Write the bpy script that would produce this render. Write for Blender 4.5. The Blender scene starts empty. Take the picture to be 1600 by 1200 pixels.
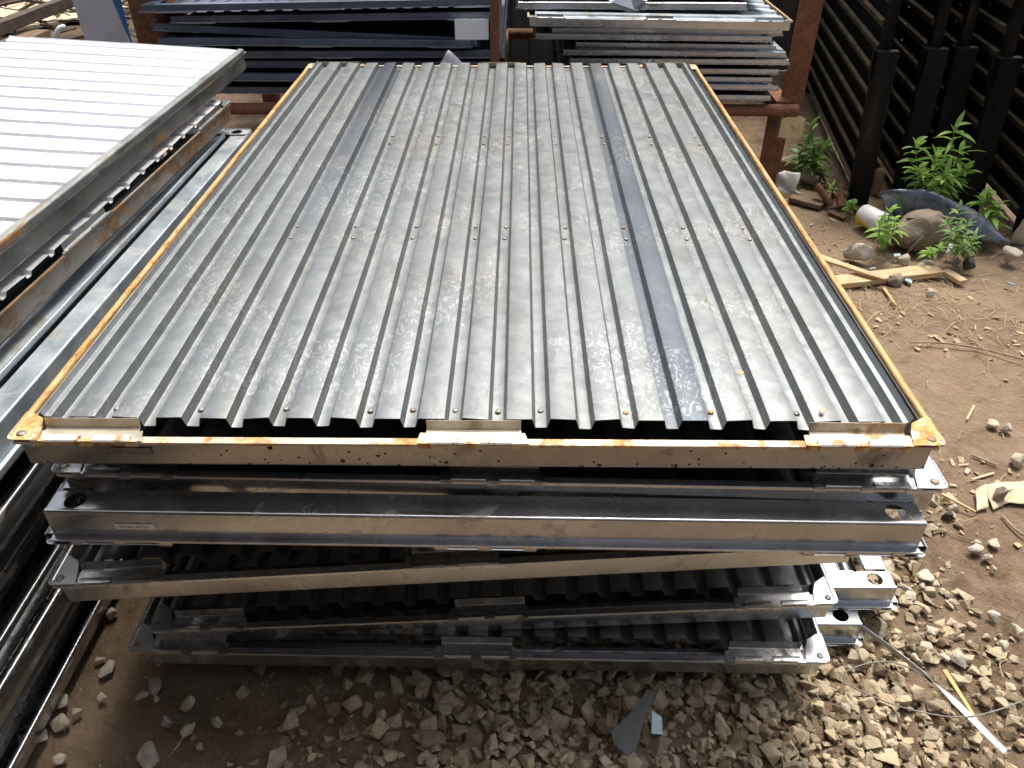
import bpy, bmesh, math, random
from mathutils import Vector, Matrix, Euler, noise
R = math.radians
random.seed(7)
S = bpy.context.scene
COL = S.collection

# ------------------------------------------------------------------ camera
CH = 1.80                                   # camera height, metres
F = 1250.0                                  # focal length in pixels of a 1600 wide picture
PITCH = math.atan(910.0 / F)
cam_d = bpy.data.cameras.new("camera"); cam = bpy.data.objects.new("camera", cam_d); COL.objects.link(cam)
cam.location = (0, 0, CH)
cam.rotation_euler = (R(90) - PITCH, 0, R(0.556))
cam_d.sensor_width = 36; cam_d.lens = 36 * F / 1600; cam_d.clip_start = 0.05; cam_d.clip_end = 3000
S.camera = cam

# ------------------------------------------------------------------ world, sun, exposure
SUN_EL, SUN_AZ = 66, 22                    # azimuth from +Y (ahead), positive to the right
w = bpy.data.worlds.new("World"); S.world = w; w.use_nodes = True
nt = w.node_tree; nt.nodes.clear()
sky = nt.nodes.new("ShaderNodeTexSky"); sky.sky_type = 'NISHITA'; sky.sun_disc = False
sky.sun_elevation = R(SUN_EL); sky.sun_rotation = R(SUN_AZ)
sky.air_density = 1.0; sky.dust_density = 6.0; sky.ozone_density = 1.0; sky.altitude = 0
bg = nt.nodes.new("ShaderNodeBackground"); bg.inputs[1].default_value = 0.12
out = nt.nodes.new("ShaderNodeOutputWorld")
hs = nt.nodes.new("ShaderNodeHueSaturation"); hs.inputs["Saturation"].default_value = .62      # thin bright cloud
nt.links.new(sky.outputs[0], hs.inputs["Color"]); nt.links.new(hs.outputs[0], bg.inputs[0]); nt.links.new(bg.outputs[0], out.inputs[0])
sd = bpy.data.lights.new("sun", 'SUN'); sd.energy = 2.2; sd.angle = R(18); sd.color = (1, .95, .88)
sun = bpy.data.objects.new("sun", sd); COL.objects.link(sun)
_a, _e = R(SUN_AZ), R(SUN_EL)
sdir = Vector((math.sin(_a) * math.cos(_e), math.cos(_a) * math.cos(_e), math.sin(_e)))
sun.rotation_euler = sdir.to_track_quat('Z', 'Y').to_euler(); sun.location = sdir * 20
S.view_settings.view_transform = 'Standard'; S.view_settings.look = 'None'
S.view_settings.exposure = 0.84; S.view_settings.gamma = 1.0
S.cycles.use_denoising = True
S.cycles.max_bounces = 8

# ------------------------------------------------------------------ picture measurements -> real positions
_s, _c = math.sin(PITCH), math.cos(PITCH)
def ray(px, py):
    p = (py - 600) / F
    x = (px - 815) / F
    return Vector((x, _c - p * _s, -(_s + p * _c)))
def G(px, py, z=0.0):
    r = ray(px, py); return Vector((0, 0, CH)) + r * ((CH - z) / -r.z)
def PY(px, py, Y):
    r = ray(px, py); return Vector((0, 0, CH)) + r * (Y / r.y)

# ------------------------------------------------------------------ tags
def tag(o, label=None, cat=None, group=None, kind=None):
    if label: o["label"] = label
    if cat: o["category"] = cat
    if group: o["group"] = group
    if kind: o["kind"] = kind
    return o
def empty(name, loc, rot=(0, 0, 0), parent=None):
    o = bpy.data.objects.new(name, None); COL.objects.link(o); o.location = loc; o.rotation_euler = rot
    o.empty_display_size = .1
    if parent: o.parent = parent
    return o
def copy_tree(o, parent=None):
    c = o.copy(); COL.objects.link(c); c.parent = parent
    for ch in list(o.children): copy_tree(ch, c)
    return c

# ------------------------------------------------------------------ mesh helper
class MB:
    def __init__(s): s.v = []; s.f = []
    def add(s, vs, fs, M=None):
        n = len(s.v)
        s.v += [tuple(M @ Vector(v)) for v in vs] if M else [tuple(v) for v in vs]
        s.f += [tuple(i + n for i in f) for f in fs]
    def box(s, x0, x1, y0, y1, z0, z1, M=None):
        vs = [(x0,y0,z0),(x1,y0,z0),(x1,y1,z0),(x0,y1,z0),(x0,y0,z1),(x1,y0,z1),(x1,y1,z1),(x0,y1,z1)]
        s.add(vs, [(0,3,2,1),(4,5,6,7),(0,1,5,4),(1,2,6,5),(2,3,7,6),(3,0,4,7)], M)
    def tube(s, pts, r, n=8, M=None, cap=True, flat=1.0):
        pts = [Vector(p) for p in pts]; rs = r if isinstance(r, (list, tuple)) else [r] * len(pts)
        vs = []; fs = []; ref = Vector((0, 0, 1))
        for i, p in enumerate(pts):
            t = (pts[min(i + 1, len(pts) - 1)] - pts[max(i - 1, 0)]).normalized()
            if abs(t.dot(ref)) > .95: ref = Vector((1, 0, 0)) if abs(t.x) < .9 else Vector((0, 1, 0))
            a = t.cross(ref).normalized(); b = a.cross(t).normalized()
            for k in range(n):
                an = 2 * math.pi * k / n
                vs.append(p + a * math.cos(an) * rs[i] + b * math.sin(an) * rs[i] * flat)
        for i in range(len(pts) - 1):
            for k in range(n):
                k2 = (k + 1) % n
                fs.append((i*n+k, i*n+k2, (i+1)*n+k2, (i+1)*n+k))
        if cap:
            fs.append(tuple(range(n))[::-1]); fs.append(tuple((len(pts)-1)*n + k for k in range(n)))
        s.add(vs, fs, M)
    def sheet(s, prof, t, y0, y1, ny=1, M=None, wob=None):
        """prof: open (x,z) polyline; thickened by t, run along y."""
        P = [Vector(p) for p in prof]; nrm = []
        for i in range(len(P)):
            a = (P[i] - P[i-1]).normalized() if i else (P[1] - P[0]).normalized()
            b = (P[i+1] - P[i]).normalized() if i < len(P) - 1 else a
            d = (a + b); d = d.normalized() if d.length > 1e-6 else a
            k = 1 / max(.4, d.dot(a)); nrm.append(Vector((-d.y, d.x)) * k)
        ring = [tuple(p) for p in P] + [tuple(P[i] - nrm[i] * t) for i in range(len(P) - 1, -1, -1)]
        m = len(ring); vs = []; fs = []
        for j in range(ny + 1):
            y = y0 + (y1 - y0) * j / ny
            for (x, z) in ring:
                if wob: dx, dz = wob(x, y)
                else: dx = dz = 0
                vs.append((x + dx, y, z + dz))
        for j in range(ny):
            for k in range(m):
                k2 = (k + 1) % m
                fs.append((j*m+k, j*m+k2, (j+1)*m+k2, (j+1)*m+k))
        np_ = len(P)
        for j in (0, ny):
            for k in range(np_ - 1):
                q = (j*m+k, j*m+k+1, j*m+m-2-k, j*m+m-1-k)
                fs.append(q if j else q[::-1])
        s.add(vs, fs, M)
    def prism(s, poly, z0, z1, M=None):
        n = len(poly)
        vs = [(x, y, z0) for x, y in poly] + [(x, y, z1) for x, y in poly]
        fs = [tuple(range(n))[::-1], tuple(range(n, 2*n))] + [(k, (k+1) % n, n + (k+1) % n, n + k) for k in range(n)]
        s.add(vs, fs, M)
    def build(s, name, mat, parent=None, smooth=False, angle=40, loc=None, fix=True):
        me = bpy.data.meshes.new(name); me.from_pydata([tuple(v) for v in s.v], [], s.f); me.update()
        if fix:
            bm = bmesh.new(); bm.from_mesh(me); bmesh.ops.recalc_face_normals(bm, faces=bm.faces); bm.to_mesh(me); bm.free()
        if mat: me.materials.append(mat)
        if smooth:
            for p in me.polygons: p.use_smooth = True
            try: me.set_sharp_from_angle(angle=R(angle))
            except Exception: pass
        o = bpy.data.objects.new(name, me); COL.objects.link(o)
        if parent: o.parent = parent
        if loc is not None: o.location = loc
        return o

def rounded(pts, r, n=3):
    """round the inner corners of a 2D polyline"""
    P = [Vector(p) for p in pts]; out = [P[0]]
    for i in range(1, len(P) - 1):
        a = (P[i-1] - P[i]); b = (P[i+1] - P[i]); rr = min(r, a.length * .45, b.length * .45)
        A = P[i] + a.normalized() * rr; B = P[i] + b.normalized() * rr
        for k in range(n + 1):
            t = k / n; out.append(A * (1-t)**2 + P[i] * 2*t*(1-t) + B * t*t)
    out.append(P[-1]); return out

# ------------------------------------------------------------------ materials
def new_mat(name):
    m = bpy.data.materials.new(name); m.use_nodes = True
    N = m.node_tree.nodes; L = m.node_tree.links
    return m, N, L, N["Principled BSDF"]
def nd(N, t, **kw):
    n = N.new(t)
    for k, v in kw.items():
        if k.startswith("i_"): n.inputs[k[2:]].default_value = v
        else: setattr(n, k, v)
    return n
def coords(N, L, scale=(1,1,1), rnd=True):
    tc = N.new("ShaderNodeTexCoord"); mp = N.new("ShaderNodeMapping"); mp.inputs["Scale"].default_value = scale
    if rnd:
        oi = N.new("ShaderNodeObjectInfo"); va = N.new("ShaderNodeVectorMath"); va.operation = 'MULTIPLY'
        L.new(oi.outputs["Random"], va.inputs[0]); va.inputs[1].default_value = (37, 19, 53)
        ad = N.new("ShaderNodeVectorMath"); ad.operation = 'ADD'
        L.new(tc.outputs["Object"], ad.inputs[0]); L.new(va.outputs[0], ad.inputs[1]); L.new(ad.outputs[0], mp.inputs[0])
    else: L.new(tc.outputs["Object"], mp.inputs[0])
    return mp.outputs[0], tc.outputs["Object"]
def noise_n(N, L, vec, scale, detail=4, rough=.55, dist=0.0):
    n = N.new("ShaderNodeTexNoise"); n.inputs["Scale"].default_value = scale; n.inputs["Detail"].default_value = detail
    n.inputs["Roughness"].default_value = rough; n.inputs["Distortion"].default_value = dist
    L.new(vec, n.inputs["Vector"]); return n.outputs["Fac"]
def ramp(N, L, fac, stops):
    r = N.new("ShaderNodeValToRGB"); e = r.color_ramp.elements
    while len(e) > 1: e.remove(e[-1])
    for i, (p, c) in enumerate(stops):
        if not isinstance(c, (tuple, list)): c = (c, c, c)
        el = e[0] if i == 0 else e.new(p)
        el.position = p; el.color = (*c[:3], 1)
    L.new(fac, r.inputs[0]); return r.outputs[0]
def mixc(N, L, fac, a, b, mode='MIX'):
    m = N.new("ShaderNodeMix"); m.data_type = 'RGBA'; m.blend_type = mode
    if isinstance(fac, (int, float)): m.inputs[0].default_value = fac
    else: L.new(fac, m.inputs[0])
    for k, v in ((6, a), (7, b)):
        if isinstance(v, (tuple, list)): m.inputs[k].default_value = (*v[:3], 1)
        else: L.new(v, m.inputs[k])
    return m.outputs[2]
def mth(N, L, op, a, b=None, clamp=False):
    m = N.new("ShaderNodeMath"); m.operation = op; m.use_clamp = clamp
    for k, v in ((0, a), (1, b)):
        if v is None: continue
        if isinstance(v, (int, float)): m.inputs[k].default_value = v
        else: L.new(v, m.inputs[k])
    return m.outputs[0]
def bump(N, L, b, h, strength, dist=.01):
    n = N.new("ShaderNodeBump"); n.inputs["Strength"].default_value = strength; n.inputs["Distance"].default_value = dist
    L.new(h, n.inputs["Height"]); L.new(n.outputs[0], b.inputs["Normal"]); return n

def metal(name, c1, c2, rough=(.28, .5), scale=6, met=.9, rust=0.0, rustcol=((.16,.055,.02),(.42,.20,.06)), rscale=7, bmp=.25, stretch=(1,1,1), specks=0.0, dirt=0.0):
    m, N, L, b = new_mat(name)
    v, raw = coords(N, L, stretch)
    n1 = noise_n(N, L, v, scale, 5, .6, .8); n2 = noise_n(N, L, v, scale * 11, 3, .6)
    n3 = noise_n(N, L, v, scale * .35, 2, .5, 1.0)
    f = mth(N, L, 'ADD', mth(N, L, 'MULTIPLY', n1, .7), mth(N, L, 'MULTIPLY', n2, .3))
    col = mixc(N, L, ramp(N, L, f, [(.35, 0.0), (.65, 1.0)]), c1, c2)
    rg = ramp(N, L, mth(N, L, 'ADD', mth(N, L, 'MULTIPLY', n1, .6), mth(N, L, 'MULTIPLY', n3, .4)), [(.35, rough[0]), (.65, rough[1])])
    mt = met
    if dirt > 0:
        dm = ramp(N, L, noise_n(N, L, v, 4.5, 6, .7, 1.2), [(.62 - dirt * .25, 0.0), (.75 - dirt * .2, .75)])
        col = mixc(N, L, dm, col, (.17, .14, .10))
        rg = mixc(N, L, dm, rg, (.8, .8, .8)); mt = mth(N, L, 'MULTIPLY', mth(N, L, 'SUBTRACT', 1.0, dm), met)
    if rust > 0:
        rm = ramp(N, L, noise_n(N, L, v, rscale, 7, .68, .6), [(.66 - rust * .36, 0.0), (.72 - rust * .32, 1.0)])
        rc = mixc(N, L, ramp(N, L, noise_n(N, L, v, rscale * 4, 4, .6), [(.35, 0.0), (.65, 1.0)]), rustcol[0], rustcol[1])
        col = mixc(N, L, rm, col, rc); rg = mixc(N, L, rm, rg, (.85, .85, .85))
        mt = mth(N, L, 'MULTIPLY', mth(N, L, 'SUBTRACT', 1.0, rm), mt)
    if specks > 0:      # round rust pocks, thickest along the bottom fold
        vo = N.new("ShaderNodeTexVoronoi"); vo.inputs["Scale"].default_value = 62; L.new(v, vo.inputs["Vector"])
        sx = N.new("ShaderNodeSeparateXYZ"); L.new(raw, sx.inputs[0])
        sc = N.new("ShaderNodeSeparateColor"); L.new(vo.outputs["Color"], sc.inputs[0])
        hz = ramp(N, L, mth(N, L, 'DIVIDE', sx.outputs["Z"], .065), [(0, 1), (.12, .75), (.22, .32), (.5, .15), (.75, .05), (.9, .01)])
        keep = mth(N, L, 'LESS_THAN', sc.outputs[0], mth(N, L, 'MULTIPLY', hz, mth(N, L, 'MULTIPLY', noise_n(N, L, v, 2.6, 2), 2.3)))
        size = mth(N, L, 'ADD', mth(N, L, 'MULTIPLY', sc.outputs[1], .26), .11)
        dot = mth(N, L, 'LESS_THAN', vo.outputs["Distance"], size)
        sm = mth(N, L, 'MULTIPLY', keep, dot)
        col = mixc(N, L, sm, col, (.075, .028, .012)); rg = mixc(N, L, sm, rg, (.9, .9, .9))
        mt = mth(N, L, 'MULTIPLY', mth(N, L, 'SUBTRACT', 1.0, sm), mt)
    L.new(col, b.inputs["Base Color"]); L.new(rg, b.inputs["Roughness"])
    if isinstance(mt, (int, float)): b.inputs["Metallic"].default_value = mt
    else: L.new(mt, b.inputs["Metallic"])
    h = mth(N, L, 'ADD', mth(N, L, 'MULTIPLY', n3, 1.0), mth(N, L, 'MULTIPLY', n2, .06))
    bump(N, L, b, h, bmp, .02)
    return m

def sheet_metal(name, c1, c2, rough, strips=True, stains=1.0):
    """used galvanised sheet: handled, smeared, with tan and pale scuffs; darker bands paint in duller reflections"""
    m, N, L, b = new_mat(name)
    v, raw = coords(N, L)
    sx = N.new("ShaderNodeSeparateXYZ"); L.new(raw, sx.inputs[0])
    big = noise_n(N, L, v, 1.7, 3, .5, 1.0)
    mid = noise_n(N, L, v, 9, 6, .66, 2.2)
    fine = noise_n(N, L, v, 70, 3, .6)
    vo = N.new("ShaderNodeTexVoronoi"); vo.inputs["Scale"].default_value = 26; L.new(v, vo.inputs["Vector"])
    vs = N.new("ShaderNodeSeparateColor"); L.new(vo.outputs["Color"], vs.inputs[0])
    f = mth(N, L, 'ADD', mth(N, L, 'MULTIPLY', mid, .6), mth(N, L, 'ADD', mth(N, L, 'MULTIPLY', big, .25), mth(N, L, 'MULTIPLY', vs.outputs[0], .15)))
    col = mixc(N, L, ramp(N, L, f, [(.36, 0.0), (.66, 1.0)]), c1, c2)
    # greasy grey film and dirt lying along the ribs
    lv = N.new('ShaderNodeMapping'); lv.inputs['Scale'].default_value = (9, .9, 9); L.new(v, lv.inputs[0])
    film = ramp(N, L, noise_n(N, L, lv.outputs[0], 1.6, 5, .62, .8), [(.50, 0.0), (.72, .55 * stains)])
    col = mixc(N, L, film, col, (.17, .165, .15))
    rg = ramp(N, L, mid, [(.36, rough[0]), (.62, rough[1])])
    if strips:  # bluish bands imitate the darker reflection of bent sections
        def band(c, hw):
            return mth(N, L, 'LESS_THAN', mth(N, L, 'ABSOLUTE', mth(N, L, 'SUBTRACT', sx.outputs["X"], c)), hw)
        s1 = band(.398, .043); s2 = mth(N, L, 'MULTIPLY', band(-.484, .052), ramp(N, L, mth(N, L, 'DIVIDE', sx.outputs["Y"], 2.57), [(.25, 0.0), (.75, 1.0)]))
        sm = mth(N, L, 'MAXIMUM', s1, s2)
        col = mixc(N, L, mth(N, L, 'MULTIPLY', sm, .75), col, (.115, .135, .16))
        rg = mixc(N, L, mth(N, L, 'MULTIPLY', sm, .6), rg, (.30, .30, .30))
    # pale hand-smear patches broken by fine curved streaks
    patch = ramp(N, L, noise_n(N, L, v, 3.4, 2, .5, .4), [(.46, 0.08), (.60, 1.0)])
    sv = N.new("ShaderNodeMapping"); sv.inputs["Rotation"].default_value = (0, 0, .7); sv.inputs["Scale"].default_value = (1.6, .8, 1); L.new(v, sv.inputs[0])
    streak = ramp(N, L, noise_n(N, L, sv.outputs[0], 30, 3, .55, 3.2), [(.53, 0.0), (.60, 1.0)])
    sm2 = mth(N, L, 'MULTIPLY', mth(N, L, 'MULTIPLY', patch, streak), .36 * stains)
    tan = ramp(N, L, noise_n(N, L, v, 2.2, 2, .5), [(.48, 0.0), (.58, 1.0)])
    col = mixc(N, L, sm2, col, mixc(N, L, tan, (.50, .52, .54), (.56, .46, .33)))
    rg = mixc(N, L, sm2, rg, (.52, .52, .52))
    # scarce reddish tints
    red = ramp(N, L, noise_n(N, L, v, 4.1, 4, .6, 1.0), [(.68, 0.0), (.78, .35 * stains)])
    col = mixc(N, L, red, col, (.55, .33, .24))
    # fine pits of dirt
    pit = ramp(N, L, noise_n(N, L, v, 190, 2, .5), [(.70, 0.0), (.76, .6 * stains)])
    col = mixc(N, L, pit, col, (.13, .12, .11))
    L.new(col, b.inputs["Base Color"]); L.new(rg, b.inputs["Roughness"])
    b.inputs["Metallic"].default_value = .78
    h = mth(N, L, 'ADD', mth(N, L, 'MULTIPLY', big, .8), mth(N, L, 'ADD', mth(N, L, 'MULTIPLY', mid, .07), mth(N, L, 'MULTIPLY', fine, .02)))
    bump(N, L, b, h, .28, .02)
    return m

def matte(name, stops, scale=8, rough=.9, bmp=.4, bscale=40, stretch=(1,1,1), spec=.3, island=0.0, dist=.5):
    m, N, L, b = new_mat(name)
    v, raw = coords(N, L, stretch)
    n1 = noise_n(N, L, v, scale, 6, .65, dist)
    col = ramp(N, L, n1, stops)
    if island:
        g = N.new("ShaderNodeNewGeometry")
        k = ramp(N, L, g.outputs["Random Per Island"], [(0, (1-island*.9, 1-island, 1-island*1.1)), (.5, (1, 1, 1)), (1, (1+island*.4, 1+island*.3, 1+island*.15))])
        col = mixc(N, L, 1.0, col, k, 'MULTIPLY')
    L.new(col, b.inputs["Base Color"]); b.inputs["Roughness"].default_value = rough
    b.inputs["Specular IOR Level"].default_value = spec
    h = mth(N, L, 'ADD', noise_n(N, L, v, bscale, 5, .65), mth(N, L, 'MULTIPLY', n1, 1.2))
    bump(N, L, b, h, bmp, .01)
    return m

GALV = metal("galvanised_steel", (.42,.43,.43), (.60,.61,.62), (.18,.32), 5, .94, dirt=.25, bmp=.10)
GALV_BLUE = metal("blue_galvanised_steel", (.30,.36,.40), (.50,.56,.60), (.35,.5), 8, .7, bmp=.25, dirt=.55)
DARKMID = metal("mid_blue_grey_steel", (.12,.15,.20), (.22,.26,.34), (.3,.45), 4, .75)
GALV_SHINE = metal("bright_galvanised_steel", (.46,.48,.51), (.64,.66,.70), (.2,.38), 5, .92)
SKIRT_RUST = metal("pocked_galvanised_steel", (.31,.305,.29), (.45,.44,.41), (.18,.32), 5, .92, specks=1, dirt=.3, bmp=.10)
RIM_ORANGE = metal("orange_rusted_steel", (.46,.28,.11), (.54,.36,.17), (.5,.7), 12, .25, rust=.46, rustcol=((.22,.09,.025),(.60,.34,.11)), rscale=16, bmp=.6, stretch=(3,.7,3))
LIP_RUST = metal("patchy_rusted_lip", (.52,.42,.30), (.60,.54,.45), (.35,.55), 10, .5, rust=.5, rustcol=((.30,.13,.04),(.68,.42,.17)), rscale=14, bmp=.3)
RUST_DARK = metal("brown_rusted_steel", (.10,.06,.035), (.22,.12,.06), (.6,.85), 6, .3, rust=.7, rustcol=((.09,.04,.02),(.22,.09,.04)), rscale=10, bmp=.6)
RUST_RED = metal("red_brown_rusted_steel", (.17,.07,.035), (.30,.13,.07), (.6,.85), 9, .15, rust=.55, rustcol=((.12,.05,.025),(.26,.11,.05)), rscale=20, bmp=.8)
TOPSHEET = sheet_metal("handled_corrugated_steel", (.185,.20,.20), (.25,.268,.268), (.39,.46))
PLAINSHEET = sheet_metal("plain_corrugated_steel", (.17,.18,.185), (.28,.295,.30), (.32,.46), strips=False, stains=.5)  # base colour darkened to deepen the shade between stacked panels
WHITESHEET = sheet_metal("glare_white_corrugated_steel", (.90,.92,.95), (.97,.98,1.0), (.36,.46), strips=False, stains=.15)  # sky glare on the left sheets put into a near-white base
EDGEMIX = metal("weathered_olive_steel", (.10,.105,.10), (.27,.285,.28), (.35,.6), 4, .75, rust=.22, rustcol=((.13,.07,.03),(.30,.17,.06)), rscale=5, bmp=.4, stretch=(1,1,1), dirt=.5)
RUSTEDGE = metal("rust_streaked_edge", (.16,.14,.11), (.32,.29,.24), (.4,.65), 5, .6, rust=.6, rustcol=((.10,.055,.025),(.26,.14,.06)), rscale=6, bmp=.4)
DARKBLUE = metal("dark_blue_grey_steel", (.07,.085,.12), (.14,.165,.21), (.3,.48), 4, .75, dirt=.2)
DARKBLUE_LIP = metal("blue_grey_steel_edge", (.36,.41,.50), (.52,.57,.66), (.3,.45), 4, .8)  # lit edges of the left-bay panels put into the paler colour
RIVET = metal("rivet_steel", (.18,.16,.14), (.36,.33,.30), (.4,.6), 60, .8, rust=.3)
RIVET_RUST = metal("rusty_rivet", (.42,.22,.08), (.62,.36,.14), (.5,.7), 60, .3)

# ------------------------------------------------------------------ the panel
W, LN, H, LIP = 1.70, 2.57, .065, .016
PITCHX = .0807
VAL0 = .0411                                  # local x of one valley
def corrugation(xa, xb, zb, zt, pitch=PITCHX, v0=VAL0, hw=(.0165, .011)):
    k0 = math.ceil((xa - v0) / pitch); pts = [(xa, zt + .010), (xa + .006, zt - .004 if False else zt)]
    x = v0 + k0 * pitch
    while x < xb - .02:
        if x > xa + .03:
            pts += [(x - hw[0], zt), (x - hw[1], zb), (x + hw[1], zb), (x + hw[0], zt)]
        x += pitch
    pts += [(xb - .006, zt), (xb, zt + .010)]
    return rounded(pts, .0022, 2)

def make_panel(name, mats, holes=True, rich=False, hw=(.0165, .011), dep=.020):
    root = empty(name, (0, 0, 0))
    sk, lip, side, shm, brk, gus = mats
    # local: x across, y from the near end, z up from the bottom of the skirt; rim at z = H
    FL = LIP + .056
    for sgn, y0 in ((1, 0), (-1, LN)):
        a = W / 2 - LIP
        mb = MB()
        M = Matrix(((0, 1, 0, 0), (sgn, 0, 0, y0), (0, 0, 1, 0), (0, 0, 0, 1)))    # profile x -> y
        # skirt and flange; the flange is cut short by the corner plates with their lifting holes
        mb.sheet(rounded([(LIP, H - .001), (LIP, 0), (LIP + .008, 0)], .004), .0018, -a, a, 6, M)
        if holes:
            mb.sheet([(LIP + .008, 0), (FL, 0), (FL + .002, .012)], .0018, -a + .095, a - .095, 4, M)
            for sx in (-1, 1):                # flange corner with a round hole
                cx, cy = a - .046, LIP + .030
                ring = []; n = 28
                X0, X1, Y0, Y1 = -.049, .046, -.022, .026
                for k in range(n):
                    an = 2 * math.pi * k / n; c, s_ = math.cos(an), math.sin(an)
                    t = min(abs(X1 if c > 0 else X0) / max(abs(c), 1e-6), abs(Y1 if s_ > 0 else Y0) / max(abs(s_), 1e-6))
                    ring.append(((sx * (cx + c * t), cy + s_ * t), (sx * (cx + c * .0205), cy + s_ * .0205)))
                vs = []; fs = []
                for (o_, i_) in ring:
                    for (p_, zz) in ((o_, 0), (i_, 0), (i_, .0018), (o_, .0018)):
                        vs.append((p_[0], y0 + sgn * p_[1], zz))
                for k in range(n):
                    k2 = (k + 1) % n
                    for q in range(4):
                        q2 = (q + 1) % 4
                        fs.append((k*4+q, k2*4+q, k2*4+q2, k*4+q2))
                mb.add(vs, fs)
        mb.build("end_channel", sk, root, True)
        m2 = MB()
        m2.sheet(rounded([(-.0005, H - .005), (0, H + .0006), (LIP + .001, H + .0006)], .0012), .0016, -W/2 + .012, W/2 - .012, 4, M)
        m2.build("rim_lip", lip, root, True)
    for sgn, x0 in ((1, -W/2), (-1, W/2)):
        mb = MB(); M = Matrix(((sgn, 0, 0, x0), (0, 1, 0, 0), (0, 0, 1, 0), (0, 0, 0, 1)))
        mb.sheet(rounded([(0, H - .002), (LIP, H - .002), (LIP, .004), (LIP + .006, .004)], .004), .0018, LIP + .002, LN - LIP - .002, 4, M)
        mb.sheet([(LIP + .006, .004), (FL, .004), (FL + .002, .014)], .0018, FL + .01, LN - FL - .01, 4, M)
        mb.build("side_channel", sk, root, True)
        mb = MB()
        mb.sheet(rounded([(-.001, H - .008), (-.001, H + .006), (.006, H + .009), (.013, H + .006), (.014, H - .001)], .004), .0016, .012, LN - .012, 14, M,
                 wob=lambda x, y: (.0012 * noise.noise((x, y * 3, 7)), .0015 * noise.noise((y * 2.2, 3, x))))
        mb.build("side_rim", side, root, True, 60)
    zb, zt = H + .0235 - dep, H + .0235
    mb = MB()
    def wob(x, y):
        e = math.exp(-min(y - .046, LN - .046 - y) / .035)
        return (.0012 * noise.noise((x * 1.5, y * 1.2, 0)) + e * .0022 * noise.noise((x * 21, 3, y)), .0016 * noise.noise((x * 3.0, y * 1.7, 5)) + .0011 * noise.noise((x * 9.0, y * 6, 9)) + e * .0042 * noise.noise((x * 17, 8, y)))
    mb.sheet(corrugation(-.800, .800, zb, zt, hw=hw), .0011, .046, LN - .046, 24, None,
             wob=wob)
    mb.build("corrugated_sheet", shm, root, True, 22)
    for sgn, y0 in ((1, 0), (-1, LN)):
        for cx in (-.705, -.002, .700):
            b_ = MB(); M = Matrix(((sgn, 0, 0, cx), (0, sgn, 0, y0), (0, 0, 1, 0), (0, 0, 0, 1)))
            ex = .005
            b_.sheet(rounded([(.0005, H + .0022), (.038, H + .0042), (.0405, H + .024)], .003), .0012, -.087, .087, 1, M @ Matrix(((0,1,0,0),(1,0,0,0),(0,0,1,0),(0,0,0,1))))
            b_.prism([(-.102, .0008), (-.0872, .0008), (-.0872, .030), (-.098, .030)], H + .0024, H + .0036, M)
            b_.prism([(.102, .0008), (.0872, .0008), (.0872, .030), (.094, .030)][::-1], H + .0024, H + .0036, M)
            b_.build("end_bracket", brk, root, True)
            for tx in (-.046, .046):
                t_ = MB()
                t_.sheet(rounded([(-.002, H + .0028), (.0, H + .0068), (.014, H + .0072), (.015, H + .0048)], .002), .0022, tx - .033, tx + .033, 1, M @ Matrix(((0,1,0,0),(1,0,0,0),(0,0,1,0),(0,0,0,1))))
                t_.build("folded_tab", brk if not rich else LIP_WHITE, root, True)
            for tx in (-.088, .0, .083):
                t_ = MB()
                t_.box(tx - .012, tx + .012, -.0022, -.0006, H - .0075, H + .002, M)
                t_.box(tx - .012, tx + .012, -.0022, .005, H + .0038, H + .0052, M)
                t_.build("lip_clip", gus, root)
    for sx in (-1, 1):
        for sy in (0, 1):
            g_ = MB()
            pts = [(0, .012), (.002, .005), (.006, .001), (.014, -.001), (.060, -.001), (.052, .035), (.040, .062), (.014, .078), (0, .08)]
            M = Matrix(((-sx, 0, 0, sx * W/2), (0, -1 if sy else 1, 0, LN if sy else 0), (0, 0, 1, 0), (0, 0, 0, 1)))
            g_.prism(pts, H + .0055, H + .0072, M)
            g_.build("corner_plate", gus, root)
            d_ = MB(); c_ = M @ Vector((.022, .016, 0))
            d_.tube([(c_.x, c_.y, H + .0073), (c_.x, c_.y, H + .009), (c_.x, c_.y, H + .0098)], [.0085, .0078, .004], 14)
            d_.build("rivet", RIVET, root, True, 60)
    return root

LIP_WHITE = metal("white_bloomed_tab", (.80,.78,.74), (.86,.85,.82), (.4,.6), 12, .3, rust=.36, rustcol=((.30,.12,.05),(.62,.38,.16)), rscale=26, bmp=.2)
BRK_TAN = metal("tan_stained_bracket", (.42,.38,.30), (.60,.54,.42), (.3,.5), 10, .7, rust=.34, rustcol=((.36,.18,.06),(.66,.42,.18)), rscale=9, bmp=.2, dirt=.3)
GUS_ORANGE = metal("orange_corner_steel", (.62,.46,.28), (.70,.58,.42), (.4,.6), 12, .4, rust=.6, rustcol=((.40,.18,.05),(.70,.40,.14)), rscale=20, bmp=.3)

G1 = "galvanised framed panels piled in the near stack"
# P1: the top panel
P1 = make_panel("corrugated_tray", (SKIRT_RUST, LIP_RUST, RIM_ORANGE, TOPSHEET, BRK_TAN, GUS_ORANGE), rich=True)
P1.location = (-.0794, 1.103, CH - .940 - H)
tag(P1, "topmost panel of the near stack, grey corrugated sheet between orange rusted side rims", "metal panel", G1)
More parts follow.
